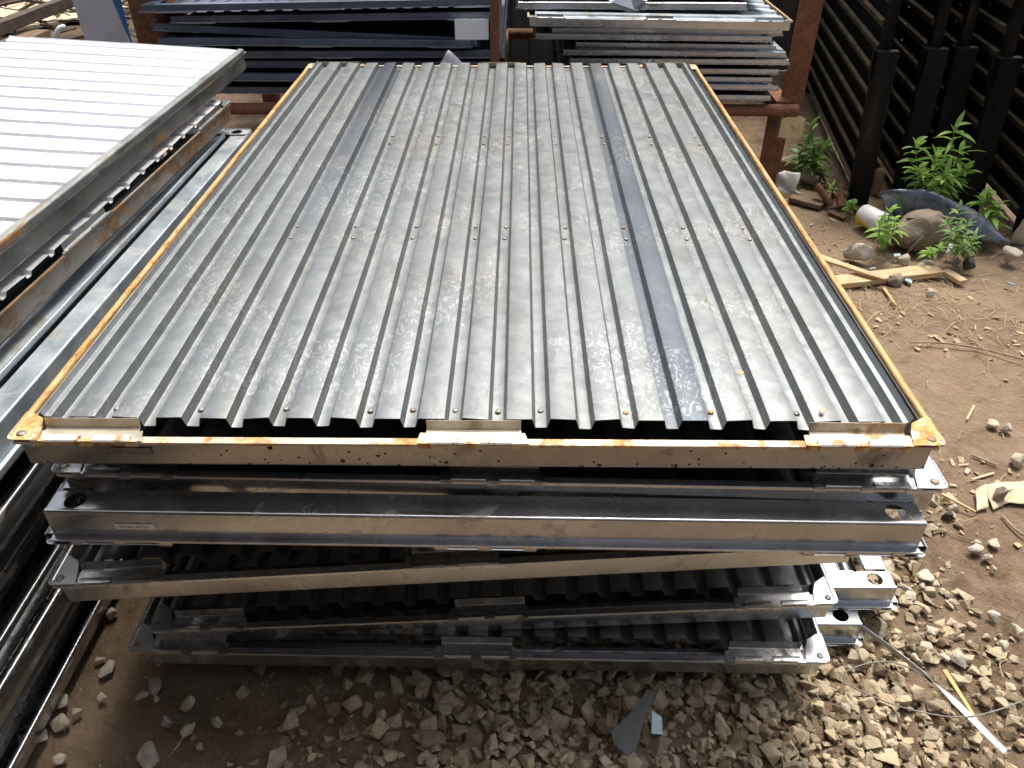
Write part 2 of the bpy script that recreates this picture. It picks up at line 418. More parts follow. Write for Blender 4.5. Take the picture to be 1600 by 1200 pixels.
# rivets of the top sheet
rv = MB(); rv.tube([(0,0,0),(0,0,.0016),(0,0,.0028)], [.0058,.0052,.0026], 12)
rproto = None
def rivet(x, y, z, mat):
    global rproto
    if rproto is None:
        rproto = rv.build("rivet", RIVET, P1, True, 60); o = rproto
    else:
        o = rproto.copy(); COL.objects.link(o)
    if mat is not RIVET:
        o.data = o.data.copy(); o.data.materials[0] = mat
    o.location = (x, y, z); return o
vx = [VAL0 + k * PITCHX for k in range(-10, 10)]
zf = H + .0050
for i, x in enumerate(vx[:-1]):
    if i % 2 == 1 or i in (8, 10): rivet(x, .095 + random.uniform(-.004, .004), zf, RIVET_RUST if i in (13, 15, 6) else RIVET)
for i in (3, 5, 7, 9, 10, 12, 14, 16, 18):
    for yy in (.835, .905): rivet(vx[i] + random.uniform(-.003, .003), yy, zf, RIVET)
for i in (5, 7, 9, 10, 12, 14, 16, 18):
    for yy in (1.56, 1.635): rivet(vx[i] + random.uniform(-.003, .003), yy, zf, RIVET)
for i in range(1, 19, 3): rivet(vx[i], 2.48, zf, RIVET)

# generic galvanised panel
PG = make_panel("corrugated_tray", (GALV, GALV_SHINE, GALV, PLAINSHEET, GALV, GALV_SHINE))
_used = [False]
def place(x, Y, drop_rim, yaw=0, roll=0, pitch=0, up=True, sc=(1,1,1), label="", group=G1, proto=None, cat="metal panel", used=_used):
    """x: centre of the near edge; Y: near edge; drop_rim: how far the rim lies below the camera"""
    pr = proto or PG
    if proto is None and not used[0]: o = pr; used[0] = True
    else: o = copy_tree(pr)
    o.scale = sc
    h = H * sc[2]
    z = CH - drop_rim
    if up:
        M = Matrix.Translation((x, Y, z)) @ Euler((R(pitch), R(roll), R(yaw))).to_matrix().to_4x4() @ Matrix.Translation((0, 0, -h))
    else:                                    # face down: rim at the bottom
        M = Matrix.Translation((x, Y, z)) @ Euler((R(pitch), R(roll), R(yaw))).to_matrix().to_4x4() @ Matrix.Rotation(math.pi, 4, 'Y') @ Matrix.Translation((0, 0, -h))
    o.location = M.to_translation(); o.rotation_euler = M.to_euler()
    tag(o, label, cat, group)
    return o

# P2 face up, poking out at the right
P2 = place(-.045, 1.112, 1.040, yaw=-1.0, label="second panel of the near stack, its pale right corner poking out under the top one")
P3 = place(-.065, 1.045, 1.147, yaw=-.35, roll=.25, up=False, sc=(.99, 1, 1.0), label="upside-down panel with smooth grey channel, round corner holes and small white sticker")
P3b = place(-.10, 1.15, 1.158, yaw=.8, label="panel right under the upside-down one, just its bright left corner sticking out")
P4 = place(-.130, 1.090, 1.252, yaw=1.7, roll=-3.0, sc=(.975, 1, 1), label="tilted panel with a brown front skirt, its left corner white with a rust spot")
# ends hidden in the dark between the tilted panels
PHa = place(-.04, 1.36, 1.385, roll=-3.0, yaw=.6, sc=(.97,1,1), label="recessed panel in the dark gap below the tilted one, bright ribs at its right end")
PHb = place(-.02, 1.42, 1.462, roll=-2.6, yaw=.4, sc=(.97,1,1), label="recessed panel second below the tilted one, hidden in shadow but for its right end")
P6 = place(-.062, 1.205, 1.565, yaw=1.3, roll=-2.6, sc=(.965, 1, 1), label="tilted panel third from the ground, its long dark skirt rising toward the right")
P8 = place(-.095, 1.160, 1.655, yaw=-.4, roll=.2, sc=(.99, 1, 1), label="lowest face-up panel with pale front corners and ribs visible inside")
PR5 = place(.155, 1.365, 1.725, up=False, sc=(1,1,.95), label="upside-down panel sticking out furthest to the right near the gravel", roll=-.5)
PR7 = place(.06, 1.30, 1.785, up=False, sc=(1,1,.95), label="bottom upside-down panel resting on gravel with a round hole at its right corner")

# stickers
PAPER = matte("white_paper", [(.3,(.82,.83,.82)),(.7,(.88,.89,.88))], 20, .6, .1)
PAPER_OLD = matte("greyed_sticker", [(.3,(.20,.19,.16)),(.7,(.30,.29,.25))], 30, .5, .1)
INK = matte("black_ink", [(.3,(.03,.03,.03)),(.7,(.05,.05,.05))], 20, .6, .05)
INK_OLD = matte("faded_ink", [(.3,(.07,.065,.05)),(.7,(.10,.09,.07))], 20, .6, .05)
def text_mesh(txt, size, mat, parent, loc, rot, name="lettering", sx=1.0):
    cu = bpy.data.curves.new(name, 'FONT'); cu.body = txt; cu.size = size; cu.extrude = .0001
    tmp = bpy.data.objects.new(name, cu); COL.objects.link(tmp)
    dg = bpy.context.evaluated_depsgraph_get(); me = bpy.data.meshes.new_from_object(tmp.evaluated_get(dg))
    bpy.data.objects.remove(tmp); me.name = name; me.materials.clear(); me.materials.append(mat)
    o = bpy.data.objects.new(name, me); COL.objects.link(o); o.parent = parent; o.location = loc; o.rotation_euler = rot; o.scale = (sx, 1, 1)
    return o
# on the upside-down panel (its local axes are turned over)
st = MB(); st.box(-.0385, .0385, -.0002, .0, -.0070, .0070)
s3 = st.build("sticker", PAPER, P3); s3.location = (.668, LIP - .0035, .034)
text_mesh("VE03-085-148X226S", .0088, INK, s3, (.034, -.0004, .0030), (R(90), R(180), 0), sx=.82)
st = MB(); st.box(-.038, .038, -.0002, .0, -.0085, .0085)
s1 = st.build("sticker", PAPER_OLD, P1); s1.location = (-.635, LIP - .0035, .034)
text_mesh("PANEL", .007, INK_OLD, s1, (-.036, -.0004, .0015), (R(90), 0, 0))
text_mesh("SWRT   7820-12", .007, INK_OLD, s1, (-.036, -.0004, -.0065), (R(90), 0, 0))

# small flakes lying on the top sheet
FLAKE = matte("dry_leaf_flake", [(.3,(.50,.36,.20)),(.7,(.66,.52,.34))], 30, .8, .2)
def flake(name, px, py, w_, l_, a, label, cat="leaf flake", mat=FLAKE):
    m_ = MB(); vs = [(-w_,0,0),(-.2*w_,l_*.5,.004),(w_,l_*.25,.002),(w_*.6,-l_*.4,.004),(-.3*w_,-l_*.5,.001)]
    m_.add([(*v[:2], v[2]) for v in vs] + [(v[0], v[1], v[2] + .0012) for v in vs], [(4,3,2,1,0),(5,6,7,8,9)] + [(i,(i+1)%5,5+(i+1)%5,5+i) for i in range(5)])
    o = m_.build(name, mat); o.location = G(px, py, CH - .937 + .0245); o.rotation_euler = (0, 0, a); tag(o, label, cat); return o
flake("leaf_flake", 1161, 582, .008, .014, .4, "small tan leaf flake on the top corrugated sheet, the upper of two")
flake("leaf_flake", 1288, 640, .010, .010, 1.2, "small curled tan flake near the right front of the top sheet")

# ------------------------------------------------------------------ left stack
G2 = "panels piled in the left stack"
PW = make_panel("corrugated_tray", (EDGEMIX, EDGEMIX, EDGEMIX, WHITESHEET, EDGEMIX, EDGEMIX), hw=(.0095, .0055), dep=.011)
m_ = MB()
m_.sheet(rounded([(.0, H + .003), (.001, H + .021), (.016, H + .025), (.052, H + .0275)], .004), .0016, -W/2 + .02, W/2 - .02, 8, Matrix(((0,1,0,0),(1,0,0,0),(0,0,1,0),(0,0,0,1))))
RAIL = m_.build("edge_rail", EDGEMIX, PW, True)
def place_side(pr, xe, Yfar, drop, yaw, roll, sx, label, first=False, sy=.355, sz=.85):
    o = pr if first else copy_tree(pr)
    o.scale = (sx, sy, sz); h = H * sz
    # local +y -> world -x, local +x -> world +y
    M = Matrix.Translation((xe, Yfar, CH - drop)) @ Euler((0, R(roll), R(yaw))).to_matrix().to_4x4() @ Matrix.Rotation(R(90), 4, 'Z') @ Matrix.Translation((-W/2 * sx, 0, -h))
    o.location = M.to_translation(); o.rotation_euler = M.to_euler(); tag(o, label, "metal panel", G2); return o
LA = place_side(PW, -1.075, 3.30, .80, -2.0, 2.6, 1.32, "glare-whitened corrugated panel on top of the left stack", True)
for _r in [c for c in LA.children if c.name.startswith("edge_rail")]: _r.name = "edge_rail"
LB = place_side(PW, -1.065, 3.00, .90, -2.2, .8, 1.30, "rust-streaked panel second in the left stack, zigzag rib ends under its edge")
for _r in [c for c in LB.children if c.name.startswith("edge_rail")]: bpy.data.objects.remove(_r)
for _r in LB.children:
    if _r.name.startswith("rim_lip") or _r.name.startswith("end_channel"): _r.data = _r.data.copy(); _r.data.materials[0] = RUSTEDGE
def place_left(xe, Yn, drop, yaw, up, label, proto=None, sc=(1,1,1)):
    return place(xe - W/2 * sc[0], Yn, drop, yaw=yaw, up=up, label=label, group=G2, sc=sc, proto=proto)
PLC = make_panel("corrugated_tray", (GALV_BLUE, GALV_SHINE, GALV_BLUE, PLAINSHEET, GALV_BLUE, GALV_SHINE))
for (xa, xb, zz_) in ((.094, .205, -.001), (.088, .096, -.009), (.150, .156, -.004)):
    m_ = MB(); m_.sheet(rounded([(-W/2 + xa, .001), (-W/2 + xa + .001, zz_), (-W/2 + xb - .001, zz_), (-W/2 + xb, .001)], .001), .0012, .1, LN - .1, 10, None, wob=lambda x, y: (0, .0012 * noise.noise((x * 9, y * 7, 2))))
    m_.build("base_strip", GALV_BLUE, PLC, True)
LC = place_left(-1.03, .42, 1.075, -.8, False, proto=PLC, label= "blue-grey upside-down panel third in the left stack, dented along its channel", sc=(1,1.01,1.2))
for _ch in list(PLC.children_recursive): bpy.data.objects.remove(_ch)
bpy.data.objects.remove(PLC)
LD = place_left(-1.035, .30, 1.150, -.6, True, "fourth panel in the left stack, bright rim ending beside the near stack")
LE = place_left(-1.05, .36, 1.222, -.2, True, "fifth panel from the top of the left stack, pale rim low at the frame's left")
zz = 1.292
for i, nm in enumerate(("sixth", "seventh", "eighth", "ninth", "tenth", "eleventh", "twelfth")):
    place_left(-1.08 - .05 * random.random(), .35 + .1 * random.random(), zz, random.uniform(-1, .3), True,
               nm + " panel from the top of the left stack, lost in shadow beside the near stack", sc=(1, 1, 1)); zz += .071

# ------------------------------------------------------------------ rack
rack = empty("storage_rack", (-.3, 4.34, 0)); tag(rack, "rusty steel storage rack behind the near stack holding two piles of panels", "rack")
def rk(p): return Vector(p) - Vector((-.3, 4.34, 0))
def rbox(name, x0, x1, y0, y1, z0, z1, mat, bev=.004):
    m_ = MB(); a = rk((x0, y0, z0)); b = rk((x1, y1, z1)); m_.box(a.x, b.x, a.y, b.y, a.z, b.z)
    o = m_.build(name, mat, rack); bv = o.modifiers.new("edge", 'BEVEL'); bv.width = bev; bv.segments = 2; return o
zs = .50
def angle_post(x, y, z0, z1, wd, mat, sgn=-1):
    m_ = MB(); a = rk((x, y, 0))
    m_.sheet(rounded([(a.x - sgn*wd, a.y), (a.x, a.y), (a.x, a.y + wd*.9)], .006), .008, z0, z1, 1, Matrix(((1,0,0,0),(0,0,1,0),(0,1,0,0),(0,0,0,1))))
    return m_.build("post", mat, rack, True)
angle_post(1.455, 4.36, 0.0, zs - .03, .115, RUST_RED, 1)
angle_post(1.505, 4.36, zs - .03, 1.9, .115, RUST_RED, 1)
angle_post(-1.78, 4.36, 0.0, 1.9, .19, RUST_DARK, 1)
angle_post(1.46, 6.0, 0.0, 1.9, .10, RUST_DARK, 1)
angle_post(-1.80, 6.0, 0.0, 1.9, .10, RUST_DARK, 1)
rbox("middle_post", -.145, -.10, 4.10, 4.15, zs, 1.7, RUST_RED)
m_ = MB(); m_.tube([rk((-2.0, 4.22, zs)), rk((-.3, 4.22, zs)), rk((1.445, 4.22, zs))], .030, 18); m_.build("front_tube", RUST_RED, rack, True, 60)
m_ = MB(); m_.tube([rk((-2.0, 5.9, zs)), rk((1.52, 5.9, zs))], .036, 14); m_.build("rear_tube", RUST_DARK, rack, True, 60)
rbox("cross_beam", 1.34, 1.42, 4.26, 5.86, zs - .04, zs + .035, RUST_DARK)
rbox("cross_beam", -1.9, -1.82, 4.26, 5.86, zs - .04, zs + .035, RUST_DARK)
rbox("cross_beam", -.16, -.08, 4.26, 5.86, zs - .04, zs + .035, RUST_DARK)
# bracket plate with its bolt hole under the tube
m_ = MB(); c0 = rk((1.43, 4.205, zs - .085)); ring = []
n = 20
vs = []; fs = []
for k in range(n):
    an = 2*math.pi*k/n; c, s_ = math.cos(an), math.sin(an); t = min(.062/max(abs(c),1e-6), .055/max(abs(s_),1e-6))
    for (rx, rz, yy) in ((c*t, s_*t, 0), (c*.011, s_*.011, 0), (c*.011, s_*.011, .008), (c*t, s_*t, .008)):
        vs.append((c0.x+rx, c0.y+yy, c0.z+rz))
for k in range(n):
    k2 = (k+1) % n
    for q in range(4): fs.append((k*4+q, k2*4+q, k2*4+(q+1)%4, k*4+(q+1)%4))
m_.add(vs, fs); m_.box(c0.x-.062, c0.x-.054, c0.y+.008, c0.y+.13, c0.z-.055, c0.z+.055)
m_.build("bracket_plate", BRK_TAN, rack)

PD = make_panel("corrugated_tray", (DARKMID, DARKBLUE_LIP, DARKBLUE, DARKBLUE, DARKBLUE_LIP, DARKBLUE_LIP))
G3, G4 = "dark panels piled in the left bay of the rack", "galvanised panels piled in the right bay of the rack"
def rack_panel(proto, first, xl, yl, xr, yr, Yf, label='', group=None, zsx=.46, up=True, ylen=.62):
    a = PY(xl, yl, Yf); b = PY(xr, yr, Yf)
    o = proto if first else copy_tree(proto)
    wd = (b - a).length; roll = math.atan2(a.z - b.z, b.x - a.x)
    o.scale = (wd / W, ylen, zsx); h = H * zsx
    mid = (a + b) / 2
    M = Matrix.Translation(mid) @ Euler((0, roll, 0)).to_matrix().to_4x4()
    M = M @ (Matrix.Translation((0, 0, -h)) if up else Matrix.Rotation(math.pi, 4, 'Y'))
    o.location = M.to_translation(); o.rotation_euler = M.to_euler(); tag(o, label, "metal panel", group); return o
ordn = ["topmost", "second", "third", "fourth", "fifth", "sixth", "seventh", "eighth", "ninth", "tenth", "eleventh", "twelfth", "thirteenth"]
left_rows = [(213, 10, 790, -2, "long pale edge reaching past the middle post"), (260, 27, 772, 19, "straight edge slotted at its right end"),
             (232, 38, 752, 62, "slanting down behind the paper notice"), (240, 62, 742, 64, "bright left tip"),
             (250, 82, 790, 80, "almost black"), (300, 97, 778, 97, "pale thin line of an edge"), (262, 118, 770, 119, "dull blue edge"), (270, 138, 770, 139, "lowest, just above the rusty tube")]
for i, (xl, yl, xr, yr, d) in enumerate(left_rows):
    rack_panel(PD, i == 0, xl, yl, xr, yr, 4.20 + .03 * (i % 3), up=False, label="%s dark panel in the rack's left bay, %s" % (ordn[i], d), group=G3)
right_rows = [(800, -14, 1205, -14, 4.2, "mostly above the frame"), (808, 4, 1172, 5, 4.16, "with a long dull rim"), (826, 28, 1241, 34, 4.05, "wide with an orange side rim"),
              (862, 44, 1228, 45, 4.12, "with a brownish thin edge"), (836, 53, 1212, 57, 4.08, "with a bright silver edge"), (900, 66, 1218, 70, 4.2, "dark and short"),
              (880, 78, 1233, 81, 4.15, "bent edge bowing at its left"), (890, 92, 1238, 93, 4.14, "plain grey edge with a slot"), (900, 106, 1222, 108, 4.18, "dark edge"),
              (895, 118, 1212, 121, 4.2, "dark ragged end"), (880, 131, 1220, 133, 4.16, "silver edge second from the tube"), (860, 146, 1210, 149, 4.17, "silver edge lying on the tube")]
PG2 = copy_tree(PG)
for _q in PG2.children:
    if _q.name.startswith(("end_channel", "side_channel")): _q.data = _q.data.copy(); _q.data.materials[0] = GALV_SHINE
for i, (xl, yl, xr, yr, Yf, d) in enumerate(right_rows):
    o = rack_panel(PG2, i == 0, xl, yl, xr, yr, Yf, label="%s panel in the rack's right bay, %s" % (ordn[i], d), group=G4, up=(i == 2), zsx=.34 if i > 3 else (.58 if i == 2 else .42))
    if i == 2:
        for ch in o.children:
            if ch.name.startswith("corrugated_sheet"):
                pr_ = []; yy_ = .03
                while yy_ < LN - .1: pr_ += [(yy_, H), (yy_ + .05, H + .002), (yy_ + .06, H + .016), (yy_ + .14, H + .016), (yy_ + .15, H + .002)]; yy_ += .2
                q_ = MB(); q_.sheet(pr_, .001, -.80, .80, 1, Matrix(((0,1,0,0),(1,0,0,0),(0,0,1,0),(0,0,0,1)))); t_o = q_.build("t", GALV_BLUE); ch.data = t_o.data; bpy.data.objects.remove(t_o)
            if ch.name.startswith("side_rim"): ch.data = ch.data.copy(); ch.data.materials[0] = RIM_ORANGE
# grey triangular sheet hanging over the right pile
SHEETGREY = metal("dull_grey_sheet", (.20,.23,.26), (.34,.37,.40), (.4,.6), 8, .7)
m_ = MB(); a, b, c, d_ = PY(955, 2, 4.0), PY(1012, 2, 4.0), PY(999, 17, 4.0), PY(981, 19, 4.0)
e0, e1 = PY(930, -30, 4.1), PY(1030, -30, 4.1)
vs = [e0, e1, b, c, d_, a]; m_.add([tuple(v) for v in vs] + [tuple(v + Vector((0, .004, .001))) for v in vs], [(0,1,2,3,4,5),(11,10,9,8,7,6)] + [(i,(i+1)%6,6+(i+1)%6,6+i) for i in range(6)])
tag(m_.build("metal_offcut", SHEETGREY), "dull grey pointed sheet offcut hanging over the rack's right pile", "metal offcut")
# paper notice and torn plastic
m_ = MB(); p0, p1 = PY(712, 30, 4.12), PY(766, 62, 4.12); m_.box(p0.x, p1.x, 4.118, 4.1195, p1.z, p0.z)
tag(m_.build("paper_notice", matte("bright_paper", [(.3,(.90,.91,.93)),(.7,(.93,.94,.95))], 9, .7, .1)), "blank white paper notice stuck on the dark panels in the rack", "paper")
PLASTIC = new_mat("clear_plastic")[0]
_b = PLASTIC.node_tree.nodes["Principled BSDF"]; _b.inputs["Base Color"].default_value = (.80,.80,.88,1); _b.inputs["Roughness"].default_value = .35; _b.inputs["Transmission Weight"].default_value = .35
def crumple(name, corners, amp, n_, mat, label, cat, seed=0, thick=.0012):
    a, b, c, d = [Vector(v) for v in corners]; bm = []; fs = []
    for j in range(n_ + 1):
        for i in range(n_ + 1):
            u, v = i / n_, j / n_
            p = a*(1-u)*(1-v) + b*u*(1-v) + c*u*v + d*(1-u)*v
            q = noise.noise_vector((p * 14) + Vector((seed, 0, 0))); bm.append(p + q * amp)
    for j in range(n_):
        for i in range(n_): fs.append((j*(n_+1)+i, j*(n_+1)+i+1, (j+1)*(n_+1)+i+1, (j+1)*(n_+1)+i))
    mb = MB(); mb.add([tuple(v) for v in bm], fs); o = mb.build(name, mat, smooth=True, angle=50)
    so = o.modifiers.new("thickness", 'SOLIDIFY'); so.thickness = thick
    return tag(o, label, cat)
crumple("plastic_sheet", (PY(683,106,4.05), PY(732,106,4.05), PY(716,90,4.08), PY(704,80,4.08)), .014, 12, PLASTIC, "torn clear plastic peak poking up behind the near stack's far edge", "plastic sheet")

# white and blue board behind left
BOARD = matte("painted_board", [(.3,(.42,.45,.50)),(.7,(.56,.59,.63))], 6, .5, .15)
BLUE = matte("blue_paint", [(.3,(.02,.12,.36)),(.7,(.04,.18,.46))], 6, .5, .1)
bd = empty("painted_board", (-2.05, 4.42, 0)); tag(bd, "pale grey board with a blue pointed mark, standing left of the rack's brown post", "board")
m_ = MB(); m_.box(-.205, .02, 0, .03, 0, 1.6, Matrix.Translation((0, 0, 0)) @ Matrix.Rotation(R(-1.5), 4, 'Y')); m_.build("panel", BOARD, bd)
m_ = MB(); m_.prism([(-.05, 1.14), (.018, 1.36), (.018, .72)], -.003, -.001, Matrix(((1,0,0,0),(0,0,1,0),(0,1,0,0),(0,0,0,1))) ); m_.build("blue_mark", BLUE, bd)

# ------------------------------------------------------------------ dark shed wall behind everything
SHED = matte("dark_timber_wall", [(.3,(.04,.04,.03)),(.7,(.09,.085,.065))], 4, .85, .6, 30, (8,8,1))
m_ = MB()
x = -1.9
m_.box(-1.89, 7.49, 6.931, 6.934, 0.01, 2.75)
while x < 7.5:
    m_.box(x, x + .145, 6.9 + random.uniform(0, .012), 6.93, 0, 2.8 + random.uniform(-.02, .02)); x += .152
m_.box(-1.9, 7.5, 6.935, 6.99, .3, .4); m_.box(-1.9, 7.5, 6.935, 6.99, 2.0, 2.1)
tag(m_.build("board_wall", SHED), "dark upright-board wall behind the rack, almost black in shade", "wall")

WOODG0 = matte("old_timber", [(.3,(.10,.07,.045)),(.7,(.22,.16,.11))], 4, .85, .5, 50, (14,1.2,14))
BLOCK = matte("shade_wall_block", [(.3,(.05,.045,.04)),(.7,(.11,.10,.085))], 4, .95, .6, 20)
m_ = MB()
for r_i in range(24):
    x = -4.2 - (.2 if r_i % 2 else 0)
    while x < 2.2:
        m_.box(x, x + .39, -1.65 + random.uniform(-.004, .004), -1.45 + random.uniform(-.004, .004), r_i * .2, r_i * .2 + .19); x += .4
m_.box(-4.38, 2.38, -1.635, -1.465, 0, 4.8)
tag(m_.build("shade_wall", BLOCK), "unseen block wall added behind the camera to block sky light", "wall")  # added out of view to keep sky light out of the stack's gaps
m_ = MB()
for r_i in range(24):
    y = -1.24 - (.2 if r_i % 2 else 0)
    while y < 1.6: m_.box(-4.4 + random.uniform(-.004, .004), -4.2 + random.uniform(-.004, .004), y, y + .39, r_i * .2, r_i * .2 + .19); y += .4
m_.box(-4.385, -4.215, -1.44, 1.75, 0, 4.8)
tag(m_.build("shade_wall", BLOCK), "unseen block wall added left of the left stack to darken the lower left", "wall")  # second unseen wall, added so the lower left stays dark

aw = empty("shade_roof", (-4.2, -1.42, 2.7)); tag(aw, "unseen lean-to roof added over the near left corner to shade the ground", "roof")  # unseen roof added to darken the lower left, right side left open
m_ = MB(); pr_ = []
for k in range(47):
    pr_ += [(k * .08, 0), (.025 + k * .08, .018), (.055 + k * .08, .018)]
m_.sheet(pr_, .001, .02, 2.35, 1); m_.build("roof_sheet", RUST_DARK, aw)
for k in range(4):
    m_ = MB(); m_.box(0, 3.75, .1 + k * .72, .15 + k * .72, -.06, -.003); m_.build("purlin", WOODG0, aw)
m_ = MB(); m_.box(.02, .10, .02, 2.3, -.14, -.061); m_.build("rafter", WOODG0, aw)
m_ = MB(); m_.box(3.6, 3.68, .02, 2.3, -.14, -.061); m_.build("rafter", WOODG0, aw)
m_ = MB(); m_.box(3.6, 3.68, .55, .63, -2.7, -.141); m_.build("post", WOODG0, aw)

# ------------------------------------------------------------------ slatted gates leaning at the right
SLATD = matte("black_brown_paint", [(.35,(.006,.006,.006)),(.6,(.018,.016,.014)),(.68,(.055,.032,.022)),(.78,(.10,.085,.065))], 7, .75, .4, 60, (1,1,.25), spec=.15)
SLATT = matte("dusty_slat", [(.3,(.06,.05,.035)),(.7,(.17,.145,.10))], 9, .8, .6, 60, (1,.5,1), spec=.15)
def slat_gate():
    root = empty("slatted_gate", (0, 0, 0))
    m_ = MB(); m_.box(-.022, .022, 0, .06, 0, 1.4)
    m_.build("near_stile", SLATD, root)
    m_ = MB(); m_.box(-.055, .05, -.05, -.002, 0, .80); m_.box(-.055, -.048, -.05, .05, .66, .80)
    m_.build("lower_sleeve", SLATD, root)
    m_ = MB(); m_.box(-.05, .05, -.05, -.002, 1.10, 1.4); m_.build("upper_sleeve", SLATD, root)
    m_ = MB(); m_.box(-.022, .022, 2.1, 2.16, 0, 1.4); m_.build("far_stile", SLATD, root)
    for k in range(11):
        s_ = MB(); z = .06 + k * .118
        s_.box(-.020, -.002, .062, 2.098, z, z + .045, Matrix.Translation((-.011, 0, z)) @ Matrix.Rotation(R(-24), 4, 'Y') @ Matrix.Translation((.011, 0, -z)))
        s_.build("slat", SLATT, root)
    m_ = MB(); m_.box(.006, .012, .064, 2.096, .02, 1.38); m_.build("shade_backing", SLATD, root)  # dark sheet added to paint the black shade between slats
    # row of small bright studs along the near edge
    m_ = MB()
    for k in range(17): m_.tube([(.052, -.03, .1 + k * .075), (.0555, -.03, .1 + k * .075)], [.004, .003], 6)
    m_.build("stud_strip", GALV_SHINE, root)
    return root
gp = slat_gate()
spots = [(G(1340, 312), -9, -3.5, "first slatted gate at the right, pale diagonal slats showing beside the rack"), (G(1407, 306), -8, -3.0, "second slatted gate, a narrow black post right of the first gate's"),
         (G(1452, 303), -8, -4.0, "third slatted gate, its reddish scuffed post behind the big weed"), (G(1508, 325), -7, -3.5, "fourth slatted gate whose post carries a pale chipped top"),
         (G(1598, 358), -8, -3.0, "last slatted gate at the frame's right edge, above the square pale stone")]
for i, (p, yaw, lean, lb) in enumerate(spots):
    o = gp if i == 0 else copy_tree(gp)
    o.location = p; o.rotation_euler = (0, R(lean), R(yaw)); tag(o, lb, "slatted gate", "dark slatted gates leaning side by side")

# ------------------------------------------------------------------ ground
def gh(x, y):
    h = .022 * noise.noise((x * 1.3, y * 1.3, 0)) + .010 * noise.noise((x * 4.1, y * 4.1, 3)) + .0060 * noise.noise((x * 11, y * 11, 9)) + .0045 * noise.noise((x * 26, y * 26, 4))
    return h - .012
DIRT = None
def ground():
    m, N, L, b = new_mat("packed_dirt")
    tc = N.new("ShaderNodeTexCoord"); v = tc.outputs["Object"]
    n1 = noise_n(N, L, v, .9, 6, .6, .6); n2 = noise_n(N, L, v, 11, 7, .7, .4); n3 = noise_n(N, L, v, 90, 4, .7)
    c = ramp(N, L, n1, [(.33, (.13,.085,.053)), (.5, (.22,.15,.096)), (.68, (.33,.235,.155))])
    c = mixc(N, L, ramp(N, L, n2, [(.42, 0.0), (.72, .75)]), c, (.34,.26,.18))
    c = mixc(N, L, ramp(N, L, n2, [(.25, .8), (.42, 0.0)]), c, (.06,.042,.03))
    c = mixc(N, L, ramp(N, L, n3, [(.62, 0.0), (.70, .6)]), c, (.42,.35,.26))
    c = mixc(N, L, ramp(N, L, n3, [(.28, .7), (.36, 0.0)]), c, (.05,.035,.025))
    L.new(c, b.inputs["Base Color"]); b.inputs["Roughness"].default_value = .95; b.inputs["Specular IOR Level"].default_value = .2
    h = mth(N, L, 'ADD', mth(N, L, 'MULTIPLY', n2, 1.0), mth(N, L, 'MULTIPLY', n3, .35)); bump(N, L, b, h, 1.0, .03)
    n = 420; vs = []; fs = []
    def warp(t): return 3.4 * t + 1.0 * math.sinh(7.2 * t) * .9
    for j in range(n + 1):
        for i in range(n + 1):
            x = warp(2 * i / n - 1) + .4; y = warp(2 * j / n - 1) + 2.2
            vs.append((x, y, gh(x, y)))
    for j in range(n):
        for i in range(n): fs.append((j*(n+1)+i, j*(n+1)+i+1, (j+1)*(n+1)+i+1, (j+1)*(n+1)+i))
    mb = MB(); mb.v = vs; mb.f = fs
    o = mb.build("ground", m, smooth=True, angle=180, fix=False); tag(o, kind="structure"); return o
ground()

# ------------------------------------------------------------------ stones
def hull(npts, rng, bevel=0.0):
    bm = bmesh.new()
    for _ in range(npts):
        v = Vector((rng.gauss(0,1), rng.gauss(0,1), rng.gauss(0,1))).normalized() * rng.uniform(.85, 1.08)
        bm.verts.new(v)
    r = bmesh.ops.convex_hull(bm, input=bm.verts)
    bmesh.ops.delete(bm, geom=[v for v in bm.verts if not v.link_faces], context='VERTS')
    if bevel: bmesh.ops.bevel(bm, geom=list(bm.edges), offset=bevel, segments=1, affect='EDGES')
    bm.verts.ensure_lookup_table()
    vs = [v.co.copy() for v in bm.verts]; fs = [tuple(v.index for v in f.verts) for f in bm.faces]
    bm.verts.index_update()
    fs = [tuple(v.index for v in f.verts) for f in bm.faces]
    bm.free(); return vs, fs
rng = random.Random(11)
variants = [hull(rng.choice((8, 9, 10, 12)), rng, .045) for _ in range(30)]
STONE = matte("tan_gravel", [(.3,(.27,.215,.145)),(.5,(.42,.35,.245)),(.7,(.56,.485,.37))], 9, .9, .8, 70, spec=.25, island=.6)
STONE_PALE = matte("pale_stone", [(.3,(.34,.29,.22)),(.55,(.50,.44,.34)),(.75,(.60,.54,.44))], 9, .9, .6, 40, spec=.25)
STONE_GREY = matte("grey_brown_stone", [(.3,(.16,.125,.09)),(.55,(.28,.225,.17)),(.75,(.38,.31,.24))], 7, .9, .7, 40, spec=.25)
STONE_WHITE = matte("whitish_stone", [(.3,(.30,.26,.21)),(.5,(.46,.41,.34)),(.7,(.60,.55,.47))], 14, .9, .7, 40, spec=.25)
STONE_DARK = matte("dark_stone", [(.3,(.05,.045,.04)),(.55,(.10,.09,.08)),(.75,(.16,.14,.12))], 9, .85, .6, 40, spec=.3)
MOSS_BITS = matte("greenish_chips", [(.3,(.16,.20,.16)),(.7,(.30,.36,.32))], 9, .7, .3)

